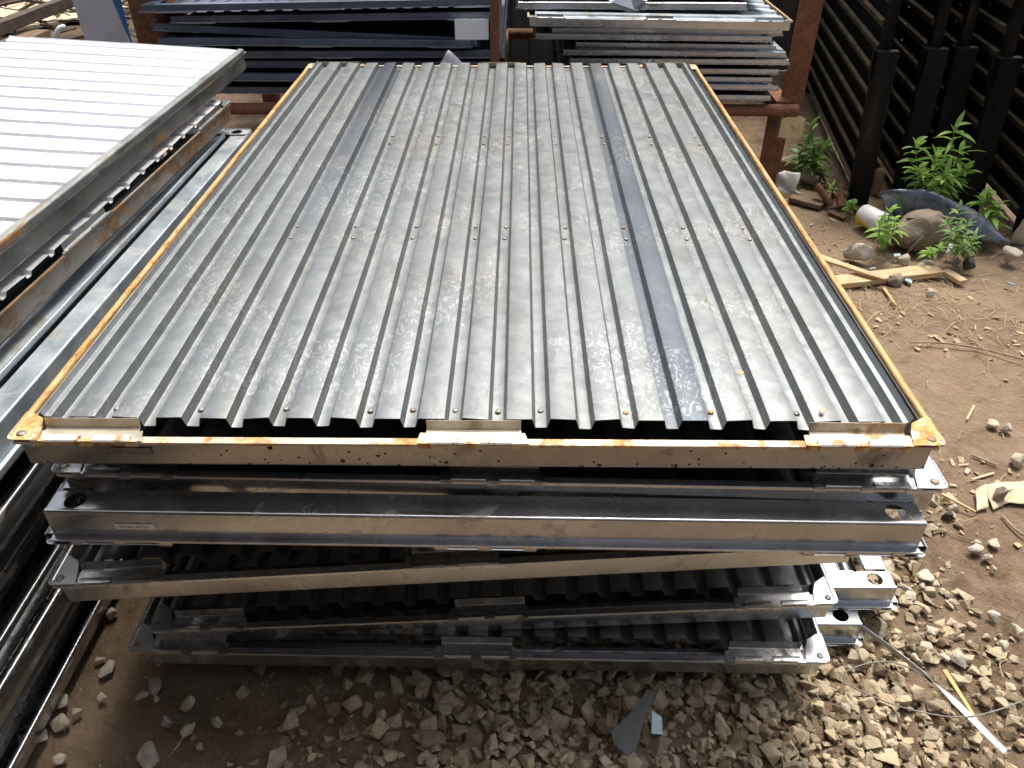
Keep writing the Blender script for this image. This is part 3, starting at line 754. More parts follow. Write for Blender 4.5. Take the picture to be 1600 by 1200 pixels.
def add_stone(mb, x, y, z, r, rng, flat=.62):
    vs, fs = rng.choice(variants)
    M = Matrix.Translation((x, y, z)) @ Euler((rng.uniform(-.5,.5), rng.uniform(-.5,.5), rng.uniform(0, 6.28))).to_matrix().to_4x4() @ Matrix.Diagonal((r * rng.uniform(.85, 1.3), r * rng.uniform(.75, 1.05), r * rng.uniform(flat*.8, flat*1.2), 1))
    mb.add(vs, fs, M)
def density(x, y):
    """1 in the gravel bed under and before the stack, thinning outwards"""
    d = 0
    if -.75 < x < 1.5 and .5 < y < 2.4:
        e = min((x + .70) / .7, (1.42 - x) / .5, 1.0)
        d = max(0, e)
    n_ = noise.noise((x * 2.3, y * 2.3, 4))
    return min(1, d + (.35 * n_ if d > 0 else 0))
gmb = MB(); cnt = 0
cell = {}
while cnt < 7600:
    x = rng.uniform(-.72, 1.45); y = rng.uniform(.62, 2.35)
    if y > 1.75 and x < .6: 
        if rng.random() < .75: continue
    if rng.random() > density(x, y): continue
    r = rng.choice((.005, .007, .009, .010, .012, .014, .017, .020, .023, .028)) * rng.uniform(.85, 1.2)
    k = (int(x / .03), int(y / .03)); lv = cell.get(k, 0); cell[k] = lv + r
    add_stone(gmb, x, y, gh(x, y) + min(lv * .30, .028) + r * rng.uniform(.05, .4), r, rng); cnt += 1
tag(gmb.build("gravel", STONE), "crushed tan gravel spread under and in front of the stack", "gravel", kind="stuff")
# loose pebbles over the dirt
pmb = MB()
for _ in range(5200):
    x = rng.uniform(-1.7, 3.6); y = rng.uniform(.5, 4.6)
    if rng.random() > .45 + .9 * noise.noise((x * 1.6, y * 1.6, 8)): continue
    r = rng.choice((.002, .003, .004, .005, .006, .007, .009, .013)) * rng.uniform(.8, 1.2)
    add_stone(pmb, x, y, gh(x, y) + r * .2, r, rng, .5)
tag(pmb.build("pebbles", STONE), "small pebbles and crumbs scattered over the packed dirt", "pebbles", kind="stuff")

def rock(px, py, wpx, hpx, mat, label, rot=0, flat=.7, npts=16, seed=1, name="stone", cat="stone", group=None, depth=.8, z=0):
    """px,py: centre of its foot in the picture; wpx: its width there"""
    p = G(px, py, z); r_ = random.Random(seed * 7 + 1)
    sc = F / math.sqrt(p.x**2 + p.y**2 + (CH - z)**2) * 1.02
    wd = wpx / sc; ht = hpx / sc
    vs, fs = hull(npts, r_, .10)
    bm = bmesh.new(); bv = [bm.verts.new((v.x * wd/2, v.y * wd/2 * depth, v.z * ht * flat * .72)) for v in vs]
    for f in fs: 
        try: bm.faces.new([bv[i] for i in f])
        except ValueError: pass
    bmesh.ops.triangulate(bm, faces=bm.faces)
    bmesh.ops.subdivide_edges(bm, edges=bm.edges, cuts=2, use_grid_fill=True)
    for v in bm.verts: v.co += noise.noise_vector(v.co * (4 / wd) + Vector((seed, 0, 0))) * wd * .035 + noise.noise_vector(v.co * (12 / wd)) * wd * .012
    bmesh.ops.recalc_face_normals(bm, faces=bm.faces)
    me = bpy.data.meshes.new(name); bm.to_mesh(me); bm.free(); me.materials.append(mat)
    for q in me.polygons: q.use_smooth = True
    me.set_sharp_from_angle(angle=R(28))
    o = bpy.data.objects.new(name, me); COL.objects.link(o)
    o.location = (p.x, p.y, z + ht * flat * .45); o.rotation_euler = (0, 0, rot)
    return tag(o, label, cat, group)
rock(1432, 378, 94, 52, STONE_GREY, "big brown-grey stone in front of the curved plastic sheet", .15, .82, 40, 2, depth=.62)
rock(1366, 300, 24, 34, matte("tan_stone", [(.3,(.26,.18,.11)),(.7,(.44,.33,.22))], 8, .9, .5), "upright tan stone behind the paint can", .2, 1.0, 14, 3)
rock(1592, 372, 44, 48, STONE_PALE, "square pale stone at the foot of the last slatted gate", .5, 1.0, 10, 4)
rock(1264, 290, 36, 34, STONE_GREY, "angular grey stone beside the crumpled white cloth", .4, 1.0, 11, 5)
rock(1228, 262, 60, 34, STONE_GREY, "dark broad stone behind the cloth, near the rack's rusty leg", .1, .8, 14, 6)
rock(1341, 404, 46, 30, STONE_WHITE, "whitish veined stone behind the splintered plank", .2, .9, 12, 7)
rock(1411, 410, 26, 20, STONE_PALE, "peaked pale stone on the far side of the sawn board", .6, .75, 14, 8)
rock(1449, 416, 32, 13, STONE_WHITE, "flat whitish stone at the sawn board's right end", .1, .9, 12, 9)
rock(1512, 418, 28, 18, STONE_DARK, "black cylindrical lump right of the wood offcut", .9, 1.0, 16, 10)
rock(1575, 402, 36, 20, STONE_PALE, "knobbly tan stone under the pale square one", .4, .9, 14, 12)
rock(1400, 441, 28, 18, STONE_GREY, "grey pitted stone against the near side of the sawn board", .4, .9, 14, 13)
rock(1455, 462, 18, 12, STONE_WHITE, "small white stone lying among straw", .4, .9, 12, 14)
rock(1561, 778, 26, 24, STONE_GREY, "grey stone sitting on the torn pale sacking", .4, 1.0, 12, 15)
rock(1482, 806, 20, 14, STONE_DARK, "small dark stone right of the upside-down panel's corner", .2, 1.0, 13, 16)
rock(1492, 794, 22, 14, STONE_PALE, "light tan stone just above the small dark one", .2, .8, 12, 17)
rock(1590, 722, 28, 22, STONE_PALE, "round pale stone at the right frame edge", .2, .8, 16, 18)
rock(1573, 668, 22, 14, STONE_WHITE, "whitish stone in the dirt level with the top panel's front edge", .2, .8, 12, 19)
rock(1553, 660, 24, 13, STONE_PALE, "flat tan stone left of the whitish one in the dirt", .9, .7, 12, 20)
rock(1557, 845, 24, 12, STONE_PALE, "buff angular stone alone in the lower right dirt", .9, .7, 10, 21)
LOOSE = ["flat pale stone right of the upside-down panel's lower lip","small pale stone just below the flat one by the upside-down panel","pale stone in the dirt left of two close ones, level with the protruding lower panels","tan stone above the corner of the furthest protruding panel",
 "tan stone touching above the hole of the furthest protruding panel","pale stone right of the furthest protruding panel's front","small white stone between two tan ones beside the protruding panels","tiny pale stone alone near the right edge, level with the protruding panels","small stone in the bare dirt right of the protruding panels","little pale stone behind the pair below the upside-down panel",
 "pale stone above the middle of the steel strap","small white stone left of the strap's upper half","long pale stone right of the strap, largest of that row","small stone left of the long pale one by the strap","tan stone in the dirt above the strap's upper end","pale stone near the right edge above the strap","whitish stone at the right frame edge above the strap","pale stone right of the long one, nearest the strap's wire tail"]
for i, (x_, y_, w_, h_) in enumerate([(1525,855,28,14),(1545,868,20,11),(1450,900,32,14),(1417,918,26,16),(1390,880,24,12),(1425,930,24,14),(1448,916,18,12),(1555,884,12,10),(1492,938,20,10),(1530,845,14,8),
        (1450,1010,26,16),(1436,1025,18,12),(1500,1028,34,18),(1480,1024,20,10),(1462,985,24,14),(1555,960,22,14),(1590,980,24,14),(1572,1008,22,14)]):
    rock(x_, y_, w_, h_, STONE_PALE if i % 3 else STONE_WHITE, LOOSE[i], i, .7, 11, 30 + i, group="pale stones loose on the right-hand dirt")
lf = [(60,1165,44,28,"large pale stone at the lower left corner, second from the edge"),(20,1158,30,22,"dusky stone at the lower left corner nearest the frame edge"),(97,1138,36,16,"long pale stone in the lower left row, above right of the largest"),(122,1125,22,14,"rounded stone ending the lower left row"),
      (103,1106,28,16,"tan stone above the lower left row"),(247,1080,36,20,"long tan stone alone before the dark gap at lower left"),(182,968,20,20,"upright chalky stone left of the lowest panel's corner"),(167,1098,20,10,"small pale stone below the lowest panel's left corner"),
      (172,1052,32,9,"flat reddish flake stone below the lowest panel's left corner"),(163,1040,20,9,"bar-shaped pale stone above the flat reddish one"),(230,1096,22,13,"tan stone just under the long one before the dark gap"),(250,1100,16,13,"whitish stone next to the tan one before the dark gap"),
      (272,1136,28,20,"leaning tan stone in the lower left dirt, darker side down"),(301,1148,28,20,"whitish angular stone in the lower left dirt beside the leaning one"),(347,1135,22,18,"rounded chalky stone at the left start of the gravel"),(300,1108,30,22,"broad dim stone at the edge of the stack's shadow"),
      (242,1190,44,24,"big square pale stone at the bottom frame edge"),(100,1196,22,12,"pale stone cut by the bottom frame edge at far left")]
for i, (x_, y_, w_, h_, lb) in enumerate(lf):
    rock(x_, y_, w_, h_, STONE_PALE if i % 4 else STONE_WHITE, lb, i * 1.3, .75, 11, 60 + i)

# ------------------------------------------------------------------ wood, scrap
WOODP = matte("pale_sawn_wood", [(.3,(.42,.28,.15)),(.55,(.60,.43,.25)),(.75,(.70,.55,.36))], 4, .8, .35, 50, (14,1.2,14))
WOODG = matte("weathered_wood", [(.3,(.11,.075,.045)),(.55,(.20,.14,.09)),(.75,(.30,.22,.15))], 4, .85, .5, 50, (14,1.2,14))
WOODY = matte("yellow_split_wood", [(.3,(.50,.33,.12)),(.7,(.68,.48,.22))], 5, .8, .35, 50, (14,1.2,14))
def plank(name, a, b, wd, th, mat, label, cat, taper=1.0, z0=0, z1=0, splinter=False):
    A = G(*a, z0); B = G(*b, z1); d = B - A; ln = d.length
    o_ = MB(); n_ = 8; vs = []; fs = []; r_ = random.Random(int(a[0]))
    for i in range(n_ + 1):
        t = i / n_; ww = wd * (1 + (taper - 1) * t) * (1 + .03 * r_.uniform(-1, 1)); e = (r_.uniform(-.012, .012) if i in (0, n_) and splinter else 0)
        for (sx, sz) in ((-1, 0), (1, 0), (1, 1), (-1, 1)): vs.append((sx * ww / 2, ln * t + e * sx, sz * th * (1 + .05 * r_.uniform(-1, 1))))
    for i in range(n_):
        for k in range(4): fs.append((i*4+k, i*4+(k+1)%4, (i+1)*4+(k+1)%4, (i+1)*4+k))
    fs += [(3,2,1,0), (n_*4, n_*4+1, n_*4+2, n_*4+3)]
    o_.add(vs, fs); o = o_.build(name, mat)
    o.location = A; o.rotation_euler = (math.asin(max(-1, min(1, d.z / ln))), 0, math.atan2(-d.x, d.y))
    bv = o.modifiers.new("edge", 'BEVEL'); bv.width = min(.003, th * .2); bv.segments = 2; bv.limit_method = 'ANGLE'
    return tag(o, label, cat)
plank("sawn_board", (1300, 444), (1465, 423), .085, .028, WOODP, "pale sawn board lying behind the near stack's right edge, stones around it", "board", z0=0, z1=0)
plank("splintered_plank", (1278, 400), (1386, 436), .05, .012, WOODP, "splintered pale plank lying across the sawn board", "plank", .5, .05, .035, True)
plank("wood_offcut", (1477, 424), (1505, 441), .045, .022, WOODP, "short wood offcut at the sawn board's right end", "wood offcut")
plank("weathered_board", (1243, 306), (1292, 319), .17, .025, WOODG, "weathered brown board on the dirt below the white cloth", "board")
plank("split_stick", (1382, 448), (1402, 476), .014, .008, WOODY, "yellow split stick pointing toward the camera near straw", "stick", .6)
plank("bamboo_splint", (1474, 768), (1527, 796), .012, .006, WOODP, "split bamboo splint right of the second panel's corner", "splint", .5, .03, .012)
plank("wood_strip", (1513, 652), (1524, 630), .008, .004, WOODP, "thin pale wood strip standing out on the dirt", "wood strip")
plank("wood_strip", (1521, 745), (1555, 735), .008, .004, WOODP, "thin pale wood strip above the torn sacking", "wood strip")
plank("wood_splint", (1480, 1042), (1530, 1120), .012, .005, WOODY, "yellowish splint in the gravel by the metal strap", "splint", .7, .03, .03)
# torn pale sacking
crumple("torn_sacking", (G(1540,752,.005), G(1625,742,.01), G(1640,775,.01), G(1548,790,.006)), .018, 14, matte("sackcloth", [(.3,(.46,.36,.22)),(.7,(.66,.56,.40))], 9, .9, .3), "torn pale sacking at the right frame edge under a grey stone", "sacking", 4)
crumple("husk_scrap", (G(1527,762,.01), G(1547,753,.03), G(1548,790,.01), G(1528,793,.01)), .010, 8, matte("husk", [(.3,(.50,.40,.24)),(.7,(.72,.64,.48))], 9, .8, .3), "curled pale husk scrap left of the grey stone on the sacking", "scrap", 5)
crumple("white_cloth", (G(1212,298,.02), G(1248,300,.03), G(1246,276,.09), G(1214,274,.09)), .055, 18, matte("dirty_cloth", [(.3,(.36,.34,.29)),(.7,(.52,.50,.45))], 12, .9, .3), "crumpled dirty white cloth between the rack's leg and grey stone", "cloth", 6)
crumple("plastic_scrap", (G(1478,392,.02), G(1494,392,.02), G(1492,378,.05), G(1480,380,.05)), .02, 8, matte("white_plastic", [(.3,(.62,.62,.68)),(.7,(.75,.75,.8))], 12, .5, .2), "small crumpled white plastic scrap under the right weeds", "plastic scrap", 7)
GLASS = matte("greenish_glass_shard", [(.3,(.28,.42,.40)),(.7,(.42,.56,.54))], 12, .15, .05, spec=.8)
for i, (px, py, w_, l_, lb) in enumerate([(1403, 397, .035, .022, "greenish glass shard in front of the big stone"), (1421, 437, .035, .035, "square pale glass piece against the sawn board"), (1580, 441, .045, .022, "flat greenish shard alone on the right dirt"), (1366, 418, .03, .02, "milky glass bit between whitish stone and sawn board")]):
    m_ = MB(); m_.prism([(-w_/2, -l_/2), (w_*.45, -l_*.4), (w_/2, l_*.45), (-w_*.35, l_/2)], 0, .006)
    o = m_.build("glass_shard", GLASS); o.location = G(px, py, .008); o.rotation_euler = (R(12), R(6 * (i - 1)), i); tag(o, lb, "glass shard")
# grey slate piece and small iridescent scrap on the gravel
m_ = MB(); a = [G(963,1140,.045), G(1000,1108,.045), G(1018,1080,.045), G(1032,1085,.045), G(1012,1130,.045), G(1002,1168,.045), G(988,1176,.045), G(968,1160,.045)]
c = sum(a, Vector()) / 8
m_.prism([(p.x - c.x, p.y - c.y) for p in a], 0, .006); o = m_.build("slate_piece", matte("grey_slate", [(.3,(.15,.16,.145)),(.7,(.24,.25,.225))], 7, .7, .3)); o.location = (c.x, c.y, .042); o.rotation_euler = (R(4), R(-5), 0)
tag(o, "thin grey-green slate piece lying on the gravel in front of the stack", "slate piece")
m_ = MB(); m_.prism([(-.018, -.022), (.012, -.026), (.02, .012), (-.004, .028)], 0, .002); o = m_.build("foil_scrap", metal("foil", (.16,.26,.27), (.34,.36,.32), (.15,.3), 20, .9)); o.location = G(1032, 1128, .05); o.rotation_euler = (R(25), R(20), .3)
tag(o, "shiny bluish foil scrap beside the slate piece", "foil scrap")
# steel strap and wire loop at lower right
WIRE = metal("dull_wire", (.16,.15,.13), (.28,.27,.24), (.6,.75), 20, .2)
def smooth(pts, n=8):
    out = []
    for i in range(len(pts) - 1):
        p0, p1, p2, p3 = pts[max(i-1,0)], pts[i], pts[i+1], pts[min(i+2, len(pts)-1)]
        for k in range(n):
            t = k / n; out.append(.5 * ((2*p1) + (-p0+p2)*t + (2*p0-5*p1+4*p2-p3)*t*t + (-p0+3*p1-3*p2+p3)*t**3))
    out.append(pts[-1]); return out
pp = smooth([G(1352,975,.03), G(1400,1010,.06), G(1445,1045,.06), G(1475,1070,.055), G(1515,1108,.05), G(1550,1143,.04), G(1576,1168,.03)])
m_ = MB(); vs = []; fs = []
for i, p in enumerate(pp):
    t = (pp[min(i+1, len(pp)-1)] - pp[max(i-1, 0)]).normalized(); k = i / (len(pp) - 1)
    an = R(80) * (1 - min(1, max(0, (k - .35) / .25))); sd_ = t.cross(Vector((0,0,1))).normalized()
    wv = (sd_ * math.cos(an) + Vector((0,0,1)) * math.sin(an)) * .0095; nv = wv.cross(t).normalized() * .0006
    vs += [p - wv - nv, p + wv - nv, p + wv + nv, p - wv + nv]
for i in range(len(pp) - 1):
    for k in range(4): fs.append((i*4+k, i*4+(k+1)%4, (i+1)*4+(k+1)%4, (i+1)*4+k))
fs += [(3,2,1,0), tuple((len(pp)-1)*4+k for k in range(4))]
m_.add(vs, fs); tag(m_.build("steel_strap", metal("strap_steel", (.34,.36,.36), (.46,.48,.48), (.5,.65), 12, .3), smooth=True), "flat pale steel strapping band twisting over the gravel at lower right", "strap")
m_ = MB(); m_.tube(smooth([G(1460,1060,.05), G(1430,1040,.07), G(1390,1029,.08), G(1345,1037,.07), G(1318,1056,.05), G(1345,1072,.05), G(1400,1095,.05), G(1460,1110,.05), G(1510,1114,.05), G(1560,1104,.05), G(1620,1080,.05)]), .0019, 6)
tag(m_.build("wire_loop", WIRE, smooth=True), "thin looped wire crossing under the steel strap", "wire")
TWIG = matte("dry_twig", [(.3,(.24,.18,.11)),(.7,(.40,.31,.20))], 20, .9, .3)
for i, (ps, r_, lb) in enumerate([(((1424,532),(1470,532),(1530,540),(1600,557)), .004, "long bare twig crossing the dirt toward the right edge"), (((1568,800),(1590,822),(1612,836)), .004, "pale root-like twig below the torn sacking"),
        (((1520,706),(1560,722)), .004, "short dark twig above the torn sacking"), (((1473,820),(1500,832),(1528,838)), .002, "thin dark twig right of the upside-down panel's front")]):
    m_ = MB(); m_.tube(smooth([G(*p, .008) for p in ps]), r_, 6); tag(m_.build("twig", TWIG, smooth=True), lb, "twig")
# iron tube scraps
RI = RUST_RED
ir = MB(); ir.tube([G(1278,287,.10), G(1300,318,.02)], .020, 12); tag(ir.build("iron_pipe", RUST_DARK, smooth=True, angle=60), "rusty iron pipe leaning beside the weathered board", "pipe")
fr = empty("pipe_fitting", G(1315, 320, 0)); tag(fr, "rusty crossed pipe fitting on the dirt near the gate's foot", "pipe fitting"); o0 = fr.location
m_ = MB(); m_.tube([G(1303,304,.06) - o0, G(1325,302,.06) - o0], .018, 12, cap=False); m_.tube([G(1303,304,.06) - o0, G(1325,302,.06) - o0], .013, 12, cap=False); m_.build("cross_tube", RUST_RED, fr, True, 60)
m_ = MB(); m_.tube([G(1314,300,.07) - o0, G(1316,322,.015) - o0], .022, 12); m_.build("stub_tube", RUST_RED, fr, True, 60)
plank("rusty_strip", (1296, 330), (1322, 341), .03, .012, RUST_DARK, "short rusty steel strip in front of the pipe fitting", "metal strip")
# paint can on its side
can = empty("paint_can", G(1366, 340, .055), (0, 0, R(28))); tag(can, "white and yellow paint can lying on its side beside the curved sheet", "paint can")
CANB = matte("yellow_white_label", [(.42,(.80,.80,.76)),(.5,(.82,.62,.05))], 5, .4, .05)
m_ = MB(); m_.tube([(0,-.065,0),(0,-.06,0),(0,.065,0),(0,.07,0)], [.052,.055,.055,.052], 28); m_.build("body", CANB, can, True, 50)
m_ = MB(); m_.tube([(0,-.078,0),(0,-.066,0)], [.057,.058], 28, cap=False); m_.tube([(0,-.078,0),(0,-.078,0.0001)], [.057,.05], 28, cap=False)
m_.tube([(0,-.072,0),(0,-.071,0)], [.052,.052], 28); m_.build("lid", matte("white_lid", [(.3,(.66,.67,.70)),(.7,(.78,.78,.80))], 9, .4, .1), can, True, 50)
# curved plastic sheet
CURV = metal("scratched_dark_plastic", (.05,.065,.085), (.20,.23,.27), (.18,.34), 22, .4, bmp=.35, dirt=.3)
top = smooth([G(1376,302,.17), G(1396,293,.22), G(1440,294,.23), G(1490,308,.21), G(1540,338,.12), G(1578,376,.03)], 5)
bot = smooth([G(1382,338,.05), G(1405,345,.05), G(1440,350,.06), G(1490,362,.05), G(1535,375,.03), G(1576,384,.01)], 5)
m_ = MB(); vs = []; fs = []; nn = 8
for a, b in zip(top, bot):
    for k in range(nn + 1):
        t = k / nn; p = a.lerp(b, t); p = p + Vector((0, -.012, .018)) * math.sin(math.pi * t) + noise.noise_vector(p * 9) * .012; vs.append(p)
for i in range(len(top) - 1):
    for k in range(nn): fs.append((i*(nn+1)+k, i*(nn+1)+k+1, (i+1)*(nn+1)+k+1, (i+1)*(nn+1)+k))
m_.add([tuple(v) for v in vs], fs); o = m_.build("curved_sheet", CURV, smooth=True, angle=70); so = o.modifiers.new("thickness", 'SOLIDIFY'); so.thickness = .005
tag(o, "curved dark translucent plastic sheet leaning over the big stone among weeds", "plastic sheet")

# ------------------------------------------------------------------ weeds
LEAF = None
def leafmat(name, c1, c2):
    m, N, L, b = new_mat(name); v, raw = coords(N, L)
    g = N.new("ShaderNodeNewGeometry")
    c = ramp(N, L, g.outputs["Random Per Island"], [(0, c1), (1, c2)])
    c = mixc(N, L, ramp(N, L, noise_n(N, L, v, 40, 3), [(.4, 0.0), (.7, .4)]), c, (c2[0]*1.2, c2[1]*1.1, c2[2]))
    c = mixc(N, L, ramp(N, L, noise_n(N, L, v, 6, 4, .6), [(.60, 0.0), (.74, .6)]), c, (.42,.40,.12))
    L.new(c, b.inputs["Base Color"]); b.inputs["Roughness"].default_value = .5
    b.inputs["Subsurface Weight"].default_value = .0
    tr = N.new("ShaderNodeBsdfTranslucent"); L.new(c, tr.inputs[0]); mx = N.new("ShaderNodeMixShader"); mx.inputs[0].default_value = .45
    L.new(b.outputs[0], mx.inputs[1]); L.new(tr.outputs[0], mx.inputs[2]); L.new(mx.outputs[0], N["Material Output"].inputs[0]); return m
LEAF = leafmat("fresh_leaf", (.20,.37,.06), (.36,.60,.12)); LEAFD = leafmat("darker_leaf", (.08,.19,.03), (.15,.32,.06))
STEM = matte("green_stem", [(.3,(.12,.17,.05)),(.7,(.22,.28,.10))], 20, .7, .2)
def leaf(mb, p, d, ln, wd, rng, droop=.5):
    d = d.normalized(); up = Vector((0,0,1)); s_ = d.cross(up)
    s_ = s_.normalized() if s_.length > .1 else Vector((1,0,0)); n_ = 6; vs = []; fs = []
    tw = rng.uniform(-.5, .5); s_ = (s_ * math.cos(tw) + s_.cross(d) * math.sin(tw)).normalized(); q = p.copy(); dd = d.copy()
    for i in range(n_ + 1):
        t = i / n_; w_ = wd * (math.sin(math.pi * min(1, t * .92 + .05)) ** .8) * (1 - .25 * t)
        if i == n_: w_ = wd * .03
        nr = s_.cross(dd).normalized()
        vs += [q - s_ * w_ + nr * w_ * .35, q, q + s_ * w_ + nr * w_ * .35]
        dd = (dd + Vector((0, 0, -droop / n_ * 1.4))).normalized(); q = q + dd * ln / n_
    for i in range(n_):
        for k in range(2): fs.append((i*3+k, i*3+k+1, (i+1)*3+k+1, (i+1)*3+k))
    mb.add([tuple(v) for v in vs], fs)
def weed(name, base, tips, mat, label, ln=.10, wd=.012, per=11, seed=1, droop=.55):
    r_ = random.Random(seed); root = empty(name, base); tag(root, label, "weed")
    sm = MB(); lm = MB()
    for tp in tips:
        tp = Vector(tp) - base; mid = tp * .5 + Vector((r_.uniform(-.02,.02), r_.uniform(-.02,.02), -.01))
        path = smooth([Vector((r_.uniform(-.01,.01), r_.uniform(-.01,.01), 0)), mid, tp], 6)
        sm.tube(path, [.0045 - .003 * i / (len(path)-1) for i in range(len(path))], 6)
        for k in range(per):
            a = k * 2.4 + r_.uniform(-.3,.3); e = r_.uniform(.0, .75) if k > 3 else r_.uniform(.6, 1.3)
            t = 1 - (k / per) ** 1.5 * .38; q = path[min(len(path)-1, int(t * (len(path)-1)))]
            leaf(lm, q, Vector((math.cos(a)*math.cos(e), math.sin(a)*math.cos(e), math.sin(e))), ln * r_.uniform(.65, 1.15) * (.65 if k < 3 else 1), wd * r_.uniform(.8, 1.2), r_, droop)
        for k in range(int(per * .7)):
            a = r_.uniform(0, 6.28); t = r_.uniform(.25, .7); q = path[int(t * (len(path)-1))]
            leaf(lm, q, Vector((math.cos(a), math.sin(a), r_.uniform(-.1,.5))), ln * r_.uniform(.7, 1.2), wd * r_.uniform(.8, 1.3), r_, droop)
    sm.build("stem", STEM, root, True); o = lm.build("leaves", mat, root, True, 180, fix=False)
    return root
Yb = 3.95
weed("broadleaf_weed", G(1462, 338), [PY(1430,222,Yb), PY(1492,196,Yb), PY(1462,240,Yb-.05), PY(1503,232,Yb), PY(1436,262,Yb-.1), PY(1478,268,Yb-.1), PY(1510,262,Yb), PY(1456,292,Yb-.1)], LEAF, "tallest bright green leafy weed growing behind the curved sheet", .105, .0135, 15, 1)
weed("broadleaf_weed", G(1272, 280), [PY(1268,196,4.5), PY(1262,222,4.45), PY(1292,228,4.5), PY(1250,240,4.45), PY(1276,248,4.4)], LEAFD, "dark green weed in shade between the rack and first gate", .12, .017, 9, 2)
weed("broadleaf_weed", G(1545, 372), [PY(1545,300,3.85), PY(1530,305,3.85), PY(1558,318,3.8), PY(1548,330,3.8)], LEAF, "green weed behind the right end of the curved sheet", .095, .013, 8, 3)
weed("broadleaf_weed", G(1386, 372), [PY(1392,328,3.55), PY(1400,340,3.55), PY(1376,350,3.5), PY(1386,362,3.5)], LEAF, "small green weed in front of the paint can", .075, .011, 9, 4)
weed("broadleaf_weed", G(1500, 392), [PY(1498,322,3.45), PY(1482,345,3.4), PY(1512,350,3.45), PY(1490,368,3.4), PY(1522,372,3.4), PY(1506,382,3.35)], leafmat("pale_leaf", (.12,.24,.06), (.26,.40,.14)), "dense pale green weed before the curved sheet, right of the big stone", .075, .009, 12, 5)
weed("seedling", G(1302, 305), [PY(1300,288,4.1)], LEAF, "tiny green seedling beside the rusty pipe", .05, .008, 7, 6)
weed("seedling", G(1338, 326), [PY(1334,314,4.0), PY(1328,322,4.0)], LEAF, "small round-leaved seedling left of the paint can", .06, .016, 5, 7)
weed("seedling", G(1458, 398), [PY(1455,390,3.4), PY(1470,385,3.4)], LEAF, "low seedling at the right foot of the big stone", .05, .010, 8, 8)
# straw, wood chips
STRAW = matte("dry_straw", [(.3,(.48,.38,.20)),(.7,(.66,.56,.34))], 20, .8, .1, island=.4)
sm = MB(); r_ = random.Random(5)
def straw_at(x, y, ln, rr):
    a = r_.uniform(0, 6.28); b = a + r_.uniform(-.9, .9); p = Vector((x, y, gh(x, y) + .008)); q = p + Vector((math.cos(a), math.sin(a), 0)) * ln * .5; s_ = q + Vector((math.cos(b), math.sin(b), 0)) * ln * .5
    q.z = gh(q.x, q.y) + r_.uniform(.008, .03); s_.z = gh(s_.x, s_.y) + .006
    sm.tube(smooth([p, q, s_], 3), rr, 4, cap=False)
c1 = G(1500, 478); c2 = G(1240, 300); c3 = G(1560, 700)
for _ in range(150): straw_at(c1.x + r_.gauss(0, .30), c1.y + r_.gauss(0, .15), r_.uniform(.04, .16), .0011)
for _ in range(60): straw_at(c2.x + r_.gauss(0, .14), c2.y + r_.gauss(0, .08), r_.uniform(.05, .18), .0014)
for _ in range(160): straw_at(r_.uniform(.9, 3.2), r_.uniform(1.2, 4.0), r_.uniform(.02, .10), .0012)
tag(sm.build("straw_litter", STRAW), "dry straw strewn over the dirt in front of the sawn board", "straw", kind="stuff")
cm = MB()
for _ in range(1900):
    x = r_.uniform(.85, 3.2); y = r_.uniform(.8, 4.0)
    if noise.noise((x * 1.9, y * 1.9, 2)) < -.12 + .2 * r_.random(): continue
    l_ = r_.uniform(.006, .035) * (1.6 if r_.random() < .07 else 1); w_ = l_ * r_.uniform(.12, .7)
    M = Matrix.Translation((x, y, gh(x, y) + .005)) @ Euler((r_.uniform(-.35,.35), r_.uniform(-.35,.35), r_.uniform(0,6.28))).to_matrix().to_4x4()
    cm.prism([(-l_/2, -w_/2), (l_*.4, -w_*.4), (l_/2, w_*.3), (-l_*.35, w_/2)], 0, .002, M)
tag(cm.build("wood_chips", matte("wood_chips", [(.3,(.34,.25,.15)),(.7,(.56,.46,.31))], 20, .85, .2, island=.5)), "wood chips and bark bits strewn over the right-hand dirt", "wood chips", kind="stuff")

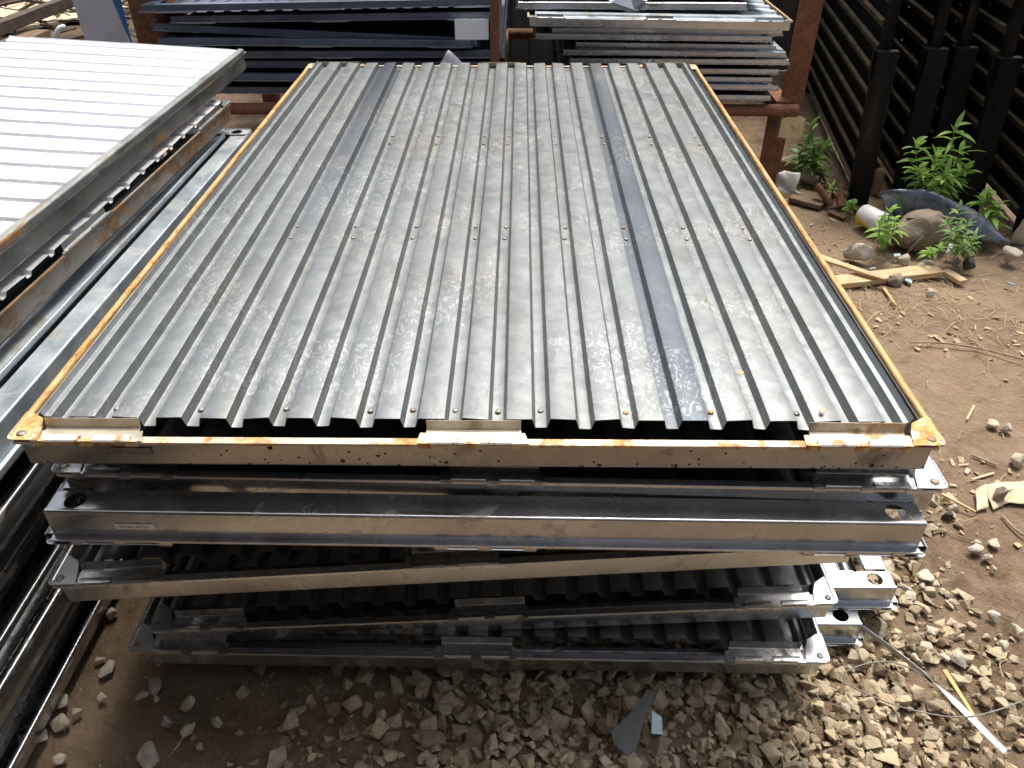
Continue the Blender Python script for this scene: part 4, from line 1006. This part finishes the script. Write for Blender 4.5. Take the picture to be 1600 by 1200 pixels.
# ------------------------------------------------------------------ debris heap far left
TAN = matte("pale_ply", [(.3,(.46,.36,.24)),(.7,(.60,.49,.35))], 3, .8, .2)
def far_plank(name, a, b, wd, th, mat, za, zb, lb, cat): return plank(name, a, b, wd, th, mat, lb, cat, 1.0, za, zb)
far_plank("plywood_sheet", (-60, 40), (150, 5), 1.3, .03, TAN, .25, .25, "pale plywood sheet lying in the heap at the top left", "plywood")
far_plank("dead_branch", (-20, 62), (175, -14), .09, .08, matte("bark", [(.3,(.06,.045,.035)),(.7,(.13,.10,.075))], 9, .9, .6), .42, .50, "dark dead branch lying across the pale plywood", "branch")
far_plank("grey_plank", (-10, 88), (60, 58), .20, .05, WOODG, .35, .35, "weathered plank at the top left corner of the heap", "plank")
far_plank("old_timber", (-30, 12), (40, -4), .16, .06, WOODG, .42, .42, "weathered timber lying on the pale plywood at the top left", "timber")
m_ = MB(); r2 = random.Random(3)
for _ in range(420):
    x = r2.uniform(-6.2, -2.4); y = r2.uniform(5.4, 9.0); z = .05 + .42 * max(0, 1 - abs(y - 7.2) / 2.0) * r2.random()
    a = r2.uniform(0, 6.28); l_ = r2.uniform(.15, .7); m_.tube([(x, y, z), (x + math.cos(a) * l_ * .5, y + math.sin(a) * l_ * .5, z + r2.uniform(-.05,.12)), (x + math.cos(a) * l_, y + math.sin(a) * l_, z + r2.uniform(-.1,.1))], r2.choice((.005, .008, .014)), 5, cap=False)
tag(m_.build("brushwood", matte("brush", [(.3,(.05,.035,.025)),(.7,(.14,.10,.07))], 9, .9, .3)), "tangled dark brushwood heaped behind the left stack", "brushwood", kind="stuff")
hp = MB(); nh = 40
for j in range(nh + 1):
    for i in range(nh + 1):
        u, v = i / nh * 2 - 1, j / nh * 2 - 1; rr = max(0, 1 - (u*u + v*v)); 
        hp.v.append((-4.3 + u * 2.1, 7.3 + v * 2.0, -.05 + .30 * rr ** .5 + .10 * rr * noise.noise((u * 4, v * 4, 1))))
for j in range(nh):
    for i in range(nh): hp.f.append((j*(nh+1)+i, j*(nh+1)+i+1, (j+1)*(nh+1)+i+1, (j+1)*(nh+1)+i))
tag(hp.build("debris_mound", matte("dark_debris", [(.3,(.03,.022,.015)),(.7,(.12,.085,.05))], 5, .95, .9, 20), smooth=True, angle=180), "low mound of dark leaf and bark debris under the brushwood", "debris mound", kind="stuff")
m_ = MB(); m_.tube(smooth([PY(88, 74, 5.6), PY(87, 58, 5.6), PY(92, 46, 5.62), PY(100, 44, 5.65)], 5), .018, 10); tag(m_.build("bent_hose", matte("pale_hose", [(.3,(.42,.45,.45)),(.7,(.55,.58,.58))], 9, .5, .1), smooth=True), "short pale bent hose standing in the brush at top left", "hose")
